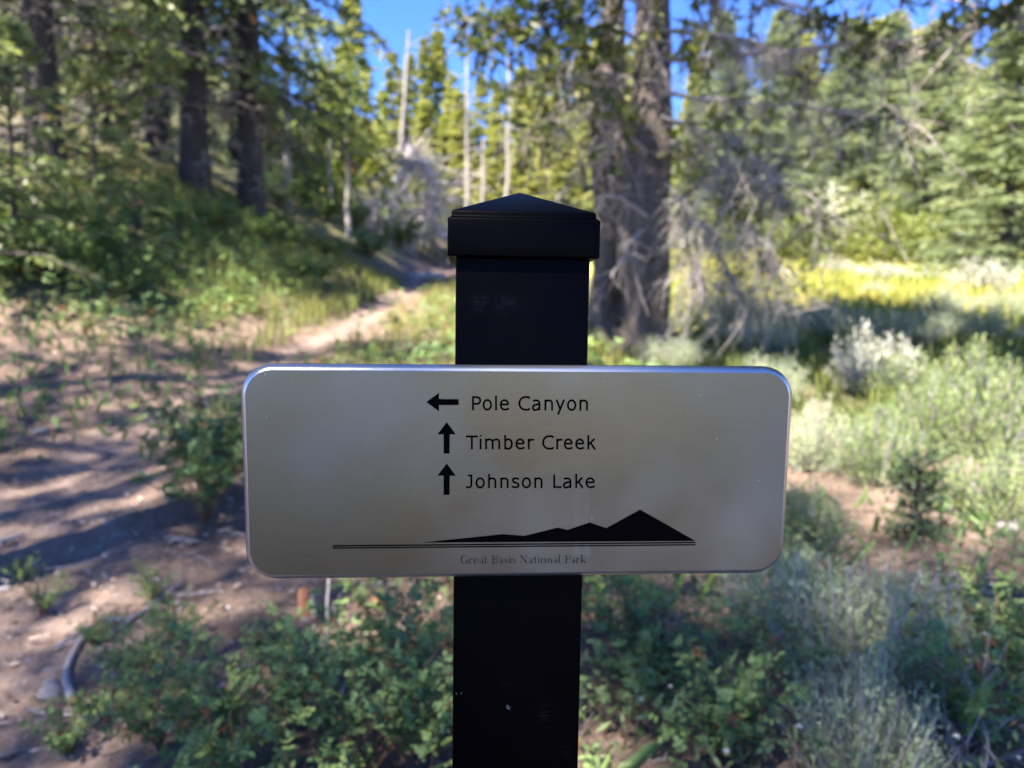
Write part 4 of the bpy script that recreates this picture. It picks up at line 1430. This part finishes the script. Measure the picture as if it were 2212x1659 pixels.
for px, D, sc, i, lab in (
        (170, 11.5, 1.0, 0, "bright green shrub below the reddish grey trunk, topmost on the left bank"),
        (40, 10, .9, 1, "sunlit green shrub at the left edge under the young fir"),
        (350, 14, .72, 1, "yellow green shrub below the pair of dark trunks"),
        (270, 10.5, .65, 0, "sunlit green shrub in the middle of the left bank"),
        (120, 10.3, .8, 1, "dark green shrub low on the left bank"),
        (215, 11, .8, 0, "shaded deep green shrub under the sunlit one on the left bank"),
        (480, 15.5, .9, 1, "dim shrub in front of the dark fir trunks"),
        (620, 18, .75, 0, "dim shrub at the foot of the fir nearest the sky gap"),
        (720, 20, .75, 1, "dark green shrub left of the trail bend"),
        (800, 24, 1.1, 0, "dark green shrub beside the far end of the trail"),
        (870, 33, 1.5, 1, "green shrub where the trail goes out of sight"),
        (960, 34, 1.5, 0, "bright green shrub right of the trail's far end"),
        (560, 17, .7, 0, "shaded shrub just right of the fir trunk base"),
        (680, 16, .8, 1, "low shrub with grass around it above the trail"),
        (610, 25, 1.3, 1, "dim shrub right behind the fir trunk nearest the sky gap"),
        (665, 29, 1.5, 0, "dim shrub on the slope between the fir trunks and the slim aspen"),
        (705, 27, 1.3, 1, "shaded shrub at the foot of the slim aspen"),
        (640, 33, 1.7, 0, "shrub on the slope behind the pale spotted dead trunk"),
        (770, 30, 1.4, 1, "shrub right of the slim aspen"),
        (730, 36, 1.8, 0, "large shrub behind the slim aspen"),
        (-20, 9.5, .8, 0, "shrub cut by the left edge low on the bank")):
    shrub("bank_shrub", LBIG[i], gx(px, D).tolist(), lab, "shrub", "green shrubs on the left bank", px * .71, sc)

# ------------------------------------------------------------------ fallen dead tree beside the trail
def brush():
    g = np.random.default_rng(91)
    D = 34
    base = gx(870, D)
    r = root("fallen_tree", base.tolist(), "tangled pinkish dead tree fallen beside the far end of the trail", "dead tree")
    b = MB()

    def through(pts, r0, r1, k=12):
        P = np.array([at(*p) - base for p in pts])
        ui = np.linspace(0, len(P) - 1, k)
        Q = np.column_stack([np.interp(ui, np.arange(len(P)), P[:, j]) for j in range(3)])
        Q[1:-1] = (Q[:-2] + Q[1:-1] * 2 + Q[2:]) / 4
        tubes(b, Q, np.linspace(r0, r1, k), 7, tint=.7)
        return Q
    A = through([(800, 500, 34), (815, 450, 34), (855, 390, 34), (888, 342, 34), (880, 310, 34.2)], .2, .12)
    link("trunk", b.mesh("fallen_trunk", M_dead_sunlit, True), r)
    b = MB()
    curves = [A, through([(886, 345, 34), (910, 350, 33.8), (935, 385, 33.6), (950, 430, 33.5)], .12, .05),
              through([(800, 500, 34), (850, 505, 33.7), (920, 500, 33.5), (990, 520, 33.2)], .14, .05),
              through([(860, 520, 33.5), (890, 470, 33.6), (930, 440, 33.8), (980, 430, 34)], .1, .03),
              through([(820, 530, 33.4), (825, 470, 33.6), (850, 430, 33.8)], .07, .02)]
    for P in curves:
        n = 140
        i = g.integers(0, len(P) - 1, n)
        d = unit(g.normal(0, 1, (n, 3)) + np.array([.2, 0, .1]))
        L = g.uniform(.5, 2.0, n)[:, None]
        u = np.linspace(0, 1, 6)[None, :, None]
        bd = g.normal(0, .5, (n, 3)) + np.array([0, 0, -.5])
        tubes(b, P[i][:, None] + (d * L)[:, None] * u + (bd * L)[:, None] * u ** 2, np.linspace(.035, .01, 6)[None] * g.uniform(.6, 1.4, (n, 1)), 4, tint=g.random(n))
    tag(link("dead_limb_tangle", b.mesh("fallen_limbs", M_dead_sunlit, True), r), kind="stuff")


brush()

# ------------------------------------------------------------------ sticks, stones and litter near the camera
def stick(kind, pts, r0, r1, label, cat="stick", mt=M_twig, forks=(), cut=False, lift=.5, group=None):
    P = np.array([gp(*p) for p in pts])
    k = 12
    ui = np.linspace(0, len(P) - 1, k)
    Q = np.column_stack([np.interp(ui, np.arange(len(P)), P[:, j]) for j in range(3)])
    Q[1:-1] = (Q[:-2] + Q[1:-1] * 2 + Q[2:]) / 4
    rr = np.linspace(r0, r1, k)
    Q[:, 2] = H(Q[:, 0], Q[:, 1]) + rr * lift + .012
    rt = root(kind, Q[0].tolist(), label, cat, group)
    b = MB()
    tubes(b, Q - Q[0], rr, 9, tint=.8, cap=True)
    for i, d, L in forks:
        u = np.linspace(0, 1, 5)[:, None]
        tubes(b, Q[i] - Q[0] + np.array(d) * L * u + RNG.normal(0, .006, (5, 3)), np.linspace(rr[i] * .7, rr[i] * .3, 5), 6, tint=.6, cap=True)
    link("wood", b.mesh(kind, mt, True), rt)
    if cut:
        e = MB()
        d = unit(Q[0] - Q[1])
        tubes(e, np.stack([-d * .001, d * .022]), [r0 * 1.04, r0 * .98], 9, cap=True)
        link("cut_end", e.mesh("cut_end", M_cut, True), rt)
    return rt


stick("fallen_branch", [(158, 1535), (148, 1505), (140, 1478), (150, 1440), (170, 1400), (195, 1362)],   .0135, .007, "curved grey fallen branch with orange cut end at lower left", cut=True, forks=((9, (-.4, -.5, .05), .1),))
stick("fallen_stick", [(120, 1412), (150, 1388), (178, 1366)], .007, .005, "short grey stick beside the curved branch")
stick("fallen_stick", [(62, 1392), (112, 1385)], .006, .005, "short tan stick left of the curved branch", mt=M_litter)
stick("fallen_stick", [(215, 1352), (285, 1350)], .008, .006, "pale stick above the curved branch's thin end", cut=True)
stick("fallen_stick", [(0, 1180), (48, 1162)], .013, .010, "bleached stick lying on the path at the left edge")
stick("fallen_stick", [(230, 1385), (340, 1310), (395, 1265)], .006, .004, "thin dark stick crossing the shaded soil")
def dead_stem(pts, r0, r1, label):
    P = np.array([at(*p) for p in pts])
    P[0, 2] = Hs(P[0, 0], P[0, 1]) - .01
    k = 9
    ui = np.linspace(0, len(P) - 1, k)
    Q = np.column_stack([np.interp(ui, np.arange(len(P)), P[:, j]) for j in range(3)])
    Q[1:-1] += RNG.normal(0, .003, (k - 2, 3))
    r_ = root("dry_stick", Q[0].tolist(), label, "dry stick", "dry sticks standing left of the post")
    b = MB()
    tubes(b, Q - Q[0], np.linspace(r0, r1, k), 6, tint=.9, cap=True)
    link("wood", b.mesh("dry_stick", M_twig, True), r_)


dead_stem([(690, 1655, 1.80), (712, 1575, 1.82), (745, 1478, 1.86)], .0055, .0035, "tallest pale dead stem leaning in the leafy growth left of the post")
dead_stem([(706, 1600, 1.86), (722, 1520, 1.88), (712, 1440, 1.90)], .004, .003, "thin bluish grey dead stem rising beside the tallest one")
dead_stem([(590, 1540, 1.95), (640, 1440, 1.95), (672, 1385, 1.97)], .003, .002, "fine dead stem slanting to the right below the sign")
dead_stem([(608, 1500, 1.98), (622, 1462, 1.95), (650, 1448, 1.93)], .004, .0025, "short curved pale stem in the middle of the leafy growth")
dead_stem([(708, 1380, 2.3), (709, 1310, 2.3), (711, 1225, 2.3)], .005, .004, "brown upright stem just below the sign left of the post")
stick("fallen_stick", [(410, 1642), (470, 1630), (520, 1628)], .007, .005, "curved tan stick at the bottom edge below the leafy bush")
stick("fallen_branch", [(2005, 1290), (2060, 1272), (2110, 1280), (2160, 1300)], .010, .004, "bleached forked branch on the soil at the right", forks=((3, (.5, .7, .25), .22), (5, (.2, .9, .4), .2), (7, (.7, .5, .2), .2), (4, (.9, -.2, .1), .25)))
stick("fallen_branch", [(2030, 1320), (2090, 1310), (2150, 1330), (2200, 1350)], .008, .004, "second bleached branch below the forked one", forks=((4, (.7, -.4, .1), .16), (7, (.6, .6, .2), .14)))

g = np.random.default_rng(17)
tb = MB()
rt = gp(2080, 1640)
n = 46
a = g.random(n) * 6.28
d = np.column_stack([np.cos(a) * .5, np.sin(a) * .5, g.uniform(.4, 1.2, n)]) * g.uniform(.12, .3, n)[:, None]
u = np.linspace(0, 1, 6)[None, :, None]
P = g.normal(0, .03, (n, 1, 3)) * np.array([1, 1, 0]) + d[:, None] * u + (g.normal(0, .07, (n, 3)))[:, None] * u ** 2
tubes(tb, P, np.linspace(.005, .0016, 6)[None] * g.uniform(.7, 1.4, (n, 1)), 4, tint=g.random(n))
i = g.integers(0, n, 160)
kk = g.integers(2, 6, 160)
d = unit(g.normal(0, 1, (160, 3))) * g.uniform(.03, .09, 160)[:, None]
tubes(tb, P[i, kk][:, None] + d[:, None] * u, np.linspace(.0022, .001, 6)[None] * np.ones((160, 1)), 3, tint=g.random(160))
r_ = root("dead_shrub", rt.tolist(), "bleached leafless twiggy shrub near the lower right corner", "dead shrub")
tag(link("twig_tangle", tb.mesh("twig_tangle", M_twig), r_), kind="stuff")


def rock_mesh(seed):
    g = np.random.default_rng(seed)
    bm = bmesh.new()
    bmesh.ops.create_icosphere(bm, subdivisions=2, radius=1)
    for v in bm.verts:
        v.co *= g.uniform(.82, 1.12)
        v.co.z *= .6
    me = bpy.data.meshes.new("stone")
    bm.to_mesh(me)
    bm.free()
    me.materials.append(M_stone)
    return me


RK = [rock_mesh(i) for i in range(4)]
STG = "pale stones scattered on the soil"
for px, py, s, lab in ((108, 1500, .034, "flat tan stone left of the curved branch's cut end"), (108, 1478, .022, "white stone above the flat tan one"), (148, 1474, .016, "small white stone touching the curved branch"),
                       (226, 1438, .017, "white pebble right of the curved branch"), (280, 1395, .016, "round white pebble above the leafy bush"), (58, 1428, .014, "pale pebble on the dark soil at the left edge"),
                       (88, 935, .05, "bluish white stone on the far side of the path"), (370, 1080, .03, "pale stone on the path beside the leafy bush"), (2170, 1142, .055, "orange pink stone on the sunlit soil at the right edge"),
                       (246, 1470, .022, "tan stone below the white pebble"), (10, 1275, .022, "white stone in the bright sunlit soil at the left edge"), (50, 880, .05, "white stone among the dark litter on the left bank"),
                       (657, 1342, .018, "white stone below the sign's lower left edge"), (960, 677, .12, "white round stone at the right of the far trail")):
    p = gp(px, py)
    o = link("stone", RK[px % 4], None, (p + np.array([0, 0, s * .2])).tolist())
    o.scale = (s * 1.25, s, s)
    o.rotation_euler = (0, 0, px * 1.3)
    tag(o, lab, "stone", STG)

# broken rusty stub under the sign's lower left corner
p = gp(662, 1330)
r_ = root("tree_stub", p.tolist(), "reddish broken stub with a white splintered side below the sign's lower left edge", "stub")
b = MB()
tubes(b, np.array([(0, 0, -.03), (0, 0, .03), (-.004, 0, .07), (-.008, 0, .10)]), [.034, .031, .028, .02], 9, cap=True)
link("wood", b.mesh("stub_wood", M_rust), r_)
b = MB()
tubes(b, np.array([(.03, -.012, -.02), (.031, -.012, .05), (.027, -.012, .11)]), [.014, .012, .004], 6, cap=True)
link("splinter", b.mesh("splinter", M_pale_bark), r_)

# log step across the far trail
p = gp(925, 610)
r_ = root("log_step", p.tolist(), "pinkish log step across the far end of the trail", "log")
b = MB()
tubes(b, np.array([(-.55, 0, .16), (0, .02, .17), (.55, 0, .19)]), [.13, .13, .12], 10, cap=True)
link("log", b.mesh("step_log", M_dead, True), r_)
for sx in (-.35, .35):
    b = MB()
    tubes(b, np.array([(sx, -.16, -.3), (sx, -.16, .2)]), [.06, .055], 7, cap=True)
    link("stake", b.mesh("step_stake", M_dead, True), r_)


# ------------------------------------------------------------------ ground cover (uncountable)
def scatter(n, box, keep, g):
    x = g.uniform(box[0], box[1], n)
    y = g.uniform(box[2], box[3], n)
    k = g.random(n) < keep(x, y)
    x, y = x[k], y[k]
    return x, y


def on_path(x, y):
    hw = np.interp(y, [1, 3, 5, 7, 14, 28], [.75, .68, .38, .26, .26, .26])
    d = np.clip(.5 + (hw - np.abs(x - path_x(y))) / .4, 0, 1)
    d = np.maximum(d, ss(-x - .75 * y + .2, 0, .5) * ss(4 - y, 0, 1))
    return d


def stuff(name, mb, mt, label, cat):
    return tag(link(name, mb.mesh(name, mt)), label, cat, None, "stuff")


g = np.random.default_rng(301)
near = lambda x, y: np.clip(1.1 - 1.5 * on_path(x, y), 0, 1) * ss(x, -.92 - .07 * y, -.45 - .07 * y) * (.8 - .65 * ss(-x, .35, .7) * ss(y, 2.5, 2.9))
b, stb = MB(), MB()
# low leafy plants left of and behind the post
x, y = scatter(780, (-1.6, .5, 1.3, 4.6), near, g)
hh = g.uniform(.05, .26, len(x))
base = np.column_stack([x, y, H(x, y)])
top = base + np.column_stack([g.normal(0, .05, (len(x), 2)), hh])
u = np.linspace(0, 1, 4)[None, :, None]
tubes(stb, base[:, None] * (1 - u) + top[:, None] * u, np.array([[.003, .0025, .002, .001]]), 3, tint=g.random(len(x)))
for rep in range(5):
    f = g.uniform(.35, 1.05, len(x))[:, None]
    q = base * (1 - f) + top * f + g.normal(0, .03, base.shape) * np.array([1, 1, .3])
    compound(b, q, g, .0185, np.clip(.42 + .22 * np.sin(x * 3.1) * np.sin(y * 2.7), .1, .8))
# the same sort, sparser, on the left bank and behind
x, y = scatter(2600, (-9, 1.2, 4.6, 16), lambda x, y: np.clip(1 - 1.6 * on_path(x, y), 0, 1) * (ss(-x, 3.4, 4.6) * (.05 + .85 * ss(y, 8, 11)) + .5 * ss(x, -2.2, -.8) + .10), g)
base = np.column_stack([x, y, H(x, y)])
for rep in range(3):
    q = base + np.column_stack([g.normal(0, .1, (len(x), 2)), g.uniform(.05, .45, len(x))])
    compound(b, q, g, .05, np.clip(.4 + .3 * np.sin(x * 2.1) * np.sin(y * 1.7), .1, .85))
stuff("low_foliage", b, M_rose, "low green leafy growth covering the ground left of the post", "undergrowth")
stuff("thin_stems", stb, M_stem, "thin brown stems of the low growth", "undergrowth")

# feathery low growth right of the post
b, fb = MB(), MB()
x, y = scatter(1500, (.05, 4.2, 1.25, 6.5), lambda x, y: np.where((x > 1.3) & (y > 2.6) & (x < .62 * y), .35, .95) * ss(x / y, .06, .12), g)
n = len(x)
base = np.column_stack([x, y, H(x, y)])
nl = 16
hgt = g.uniform(.06, .28, n)
q = base[:, None] + np.stack([g.normal(0, .05, (n, nl)), g.normal(0, .05, (n, nl)), hgt[:, None] * g.uniform(.15, 1.05, (n, nl))], -1)
d = g.normal(0, 1, (n, nl, 3)) + np.array([0, 0, .7])
flakes(b, q.reshape(-1, 3), d.reshape(-1, 3), .035 * g.uniform(.6, 1.5, n * nl), .011, g, np.clip(np.repeat(.42 + .25 * np.sin(x * 4) * np.sin(y * 3 + 1), nl) + g.normal(0, .13, n * nl), 0, 1))
stuff("feathery_growth", b, M_yarrow, "soft feathery green growth covering the ground right of the post", "undergrowth")
# broader upright blades among it
b = MB()
x, y = scatter(420, (.1, 3.6, 1.3, 4.2), lambda x, y: .8 * ss(x / y, .08, .14), g)
base = np.column_stack([x, y, H(x, y)])
d = g.normal(0, .45, base.shape) + np.array([0, 0, 1])
leaves(b, base + np.array([0, 0, .02]), d, g.normal(0, 1, base.shape) + np.array([0, -1, .4]), g.uniform(.07, .17, len(x)), g.uniform(.015, .032, len(x)), np.clip(g.normal(.6, .2, len(x)), .1, .93))
x2, y2 = scatter(1900, (-6.5, -1.2, 4.6, 10.0), lambda x, y: .55 * (1 - on_path(x, y)), g)
base = np.column_stack([x2, y2, H(x2, y2)])
d = g.normal(0, .45, base.shape) + np.array([0, 0, 1])
leaves(b, base, d, g.normal(0, 1, base.shape) + np.array([0, -1, .4]), g.uniform(.08, .2, len(x2)), g.uniform(.02, .04, len(x2)), np.clip(g.normal(.6, .2, len(x2)), .1, .93))
stuff("broad_blades", b, M_rose, "upright broad green blades among the low growth", "undergrowth")
# tiny white seed heads and flowers
b = MB()
x, y = scatter(90, (.15, 3.0, 1.35, 3.4), lambda x, y: .8 * ss(x / y, .1, .16), g)
for i in range(len(x)):
    c = np.array([x[i], y[i], Hs(x[i], y[i]) + g.uniform(.12, .3)])
    a = np.arange(6) / 6 * 6.28
    s = g.uniform(.005, .009)
    b.add(np.concatenate([c + s * np.column_stack([np.cos(a), np.sin(a), .3 * np.sin(2 * a)]), [c + np.array([0, -.002, s * .6])]]), t=[(j, (j + 1) % 6, 6) for j in range(6)], tint=.9)
stuff("white_florets", b, M_pale, "tiny white florets dotted over the growth right of the post", "flowers")


def grass(name, x, y, L, wd, nb, mt, label, g, tint=.5, lean=.35, tv=.2):
    n = len(x)
    base = np.repeat(np.column_stack([x, y, H(x, y)]), nb, 0)
    N = n * nb
    base[:, :2] += g.normal(0, .05, (N, 2)) * (L / .3)
    a = g.random(N) * 6.28
    l_ = L * g.uniform(.5, 1.3, N)[:, None]
    out = np.column_stack([np.cos(a), np.sin(a), np.zeros(N)])
    s = np.column_stack([-np.sin(a), np.cos(a), np.zeros(N)]) * wd / 2
    ln = np.abs(g.normal(0, lean, N))[:, None]
    p1 = base + np.array([0, 0, 1]) * l_ * .6 + out * l_ * ln * .35
    p2 = base + np.array([0, 0, 1]) * l_ * (1 - ln * .3) + out * l_ * ln
    v = np.stack([base - s, base + s, p1 + s * .8, p1 - s * .8, p2], 1).reshape(-1, 3)
    i = np.arange(N)[:, None] * 5
    b = MB()
    tt = np.clip((np.repeat(np.broadcast_to(tint, (n,)), nb)) + g.normal(0, tv, N), 0, .93)
    b.add(v, q=i + np.array([0, 1, 2, 3]), t=i + np.array([3, 2, 4]), tint=np.repeat(tt, 5))
    stuff(name, b, mt, label, "grass")


x, y = scatter(1500, (-3.6, 1.2, 5.5, 24), lambda x, y: np.clip(1 - 1.8 * on_path(x, y), 0, 1) * np.clip(.15 + ss(x, -2.6, -1.6) * .8, 0, 1), g)
grass("trail_grass", x, y, .30, .012, 9, M_grass, "yellowing grass tufts along the right side of the trail", g, tint=.55)
x, y = scatter(2300, (-9, -3.1, 6.5, 22), lambda x, y: np.clip(1 - 1.8 * on_path(x, y), 0, 1) * (.2 + .8 * ss(y, 9.5, 12)) * ss(y, 8, 11.5), g)
grass("bank_grass", x, y, .34, .014, 8, M_grass, "green and yellow grass on the left bank above the trail", g, tint=.35)
x, y = scatter(9000, (1.5, 34, 14.5, 44), lambda x, y: ss(x / y, .12, .2) * ss(.82 - x / y, 0, .05) * ss(y - .42 * x, 10.0, 12.5), g)
grass("meadow_grass", x, y, .42, .05, 6, M_meadow, "bright yellow flowering grass of the sunlit meadow", g, tint=.30 + .38 * (np.sin(x * .55 + 1) * np.sin(y * .7) * .5 + .5))
x, y = scatter(4200, (.6, 15, 6.0, 18.5), lambda x, y: ss(x / y, .08, .15) * ss(.82 - x / y, 0, .05), g)
grass("shaded_grass", x, y, .26, .022, 7, M_grass, "darker green grass in the shade before the meadow", g, tint=.22, tv=.12)

# litter: chips, needles, dry leaves, pebbles
b = MB()
x, y = scatter(21000, (-7.0, 1.8, 1.2, 11), lambda x, y: .3 + .7 * ss(1.9 - np.abs(x + .55 * y - .2), 0, 1.2), g)
n = len(x)
P = np.column_stack([x, y, H(x, y) + g.uniform(.002, .014, n)])
a = g.random(n) * 6.28
d = np.column_stack([np.cos(a), np.sin(a), g.normal(0, .22, n)])
sz = g.uniform(.012, .05, n) * np.where(g.random(n) < .12, 1.8, 1)
flakes(b, P, d, sz, sz * g.uniform(.12, .7, n), g, g.random(n), side=unit(np.cross(d, np.array([0, 0, 1.0]) + g.normal(0, .3, (n, 3)))))
stuff("leaf_litter", b, M_litter, "dry leaves, wood chips and bark crumbs strewn on the soil", "litter")
b = MB()
x, y = scatter(1300, (-6.2, 1.6, 1.3, 9), lambda x, y: .3 + .7 * ss(1.8 - np.abs(x + .55 * y), 0, 1.2), g)
n = len(x)
s = g.uniform(.004, .016, n)[:, None, None]
oc = np.array([(1, 0, 0), (0, 1, 0), (-1, 0, 0), (0, -1, 0), (0, 0, .8), (0, 0, -.5)])
v = np.column_stack([x, y, H(x, y) + .003])[:, None] + oc[None] * s * g.uniform(.6, 1.3, (n, 6, 1))
i = np.arange(n)[:, None] * 6
tr = np.concatenate([i + np.array(f) for f in ((0, 1, 4), (1, 2, 4), (2, 3, 4), (3, 0, 4), (1, 0, 5), (2, 1, 5), (3, 2, 5), (0, 3, 5))])
b.add(v.reshape(-1, 3), t=tr, tint=np.repeat(g.random(n), 6))
stuff("pebbles", b, M_stone, "small pale pebbles mixed into the soil", "pebbles")
b = MB()
x, y = scatter(1500, (-5.5, 2.6, 1.3, 8), lambda x, y: .4 + .4 * ss(2 - np.abs(x), 0, 1), g)
n = len(x)
a = g.random(n) * 6.28
L = g.uniform(.04, .22, n)[:, None]
d = np.column_stack([np.cos(a), np.sin(a)])
u = np.linspace(-.5, .5, 4)
P = np.empty((n, 4, 3))
P[..., :2] = np.column_stack([x, y])[:, None] + (d * L)[:, None] * u[None, :, None] + g.normal(0, .006, (n, 4, 2))
P[..., 2] = H(P[..., 0], P[..., 1]) + g.uniform(.004, .05, n)[:, None]
tubes(b, P, g.uniform(.0012, .0035, n)[:, None] * np.array([[1, 1, .9, .6]]), 4, tint=g.random(n))
stuff("twig_litter", b, M_twig, "thin grey twigs lying in the low growth", "litter")

# ------------------------------------------------------------------ unseen trees added to shade the scene, also mirrored in the plate
T_high = conifer(95, 17, 3.0, 5.6, .2, nb=100, m=16, kk=5, ql=.2, qw=.055, mats=(M_bark, M_spruce), ragged=.3, powr=.6, name="thin_shade_spruce")  # added out of view; crown thinned so some sun leaks into the foreground shade
for i, (x, y, sc, lab) in enumerate(((-6.5, -5.0, 1.0, "unseen shade spruce behind the viewpoint on its left, nearest of its row"), (-4.6, -5.7, .95, "unseen shade spruce behind the viewpoint, second of its row"),
                                     (-2.7, -6.2, .9, "unseen shade spruce almost straight behind the viewpoint"), (-8.6, -3.0, 1.05, "unseen spruce added left of the viewpoint to shade the trail"),
                                     (-9.8, .4, 1.1, "unseen shade spruce on the left bank beside the viewpoint"))):
    plant_tree("spruce_tree", T_high, (x, y, Hs(x, y)), lab, "tree", "unseen spruces added behind the viewpoint for shade", i * 1.3, sc)
T_dense = conifer(96, 17, 3.1, 5.6, .24, nb=100, m=16, kk=5, ql=.42, qw=.17, mats=(M_bark, M_spruce), ragged=.3, powr=.6, name="dense_shade_spruce")  # high crowns out of view, added to darken the band before the meadow
T_left = conifer(97, 17, 3.2, 5.0, .24, nb=96, m=16, kk=6, ql=.24, qw=.09, mats=(M_bark, M_fir), ragged=.35, powr=.6, name="shade_fir")  # out-of-view firs added to put the left bank in shade
T_tall = conifer(98, 25, 3.0, 15.0, .24, nb=80, m=16, kk=5, ql=.32, qw=.12, mats=(M_bark, M_spruce), ragged=.3, powr=.55, name="tall_shade_spruce")  # crown kept above the view, added to cast shade before the meadow
for x, y, sc, lab in ((-3.0, 2.3, 1.0, "unseen bare stemmed tall spruce left of the viewpoint, added for shade"),):
    plant_tree("spruce_tree", T_tall, (x, y, Hs(x, y)), lab, "tree", "unseen tall spruces added for shade beside the trail", x, sc)
for x, y, sc, lab in ((-12.2, 13.6, 1.05, "unseen high crowned fir added to shade the left bank"),):
    plant_tree("fir_tree", T_left, (x, y, Hs(x, y)), lab, "tree", "unseen high crowned firs added to shade the left bank", x * 1.3, sc)
plant_tree("fir_tree", T_left, (-10.8, 8.4, Hs(-10.8, 8.4)), "second unseen high crowned fir added to shade the left bank", "tree", None, 1.0, .95)
for x, y, sc, lab in ((5.3, 6.2, .9, "high crowned spruce right of the picture, nearest the meadow's edge"), (8.9, 8.6, 1.0, "unseen shade spruce right of the picture beyond the nearest one"),
                      (7.6, 4.2, 1.0, "unseen shade spruce right of the picture beside the viewpoint"), (12.5, 12.0, 1.0, "unseen spruce added at the right to shade the far sagebrush")):
    plant_tree("spruce_tree", T_dense, (x, y, Hs(x, y)), lab, "tree", "unseen high crowned spruces added for shade at the right", x * 1.3, sc)
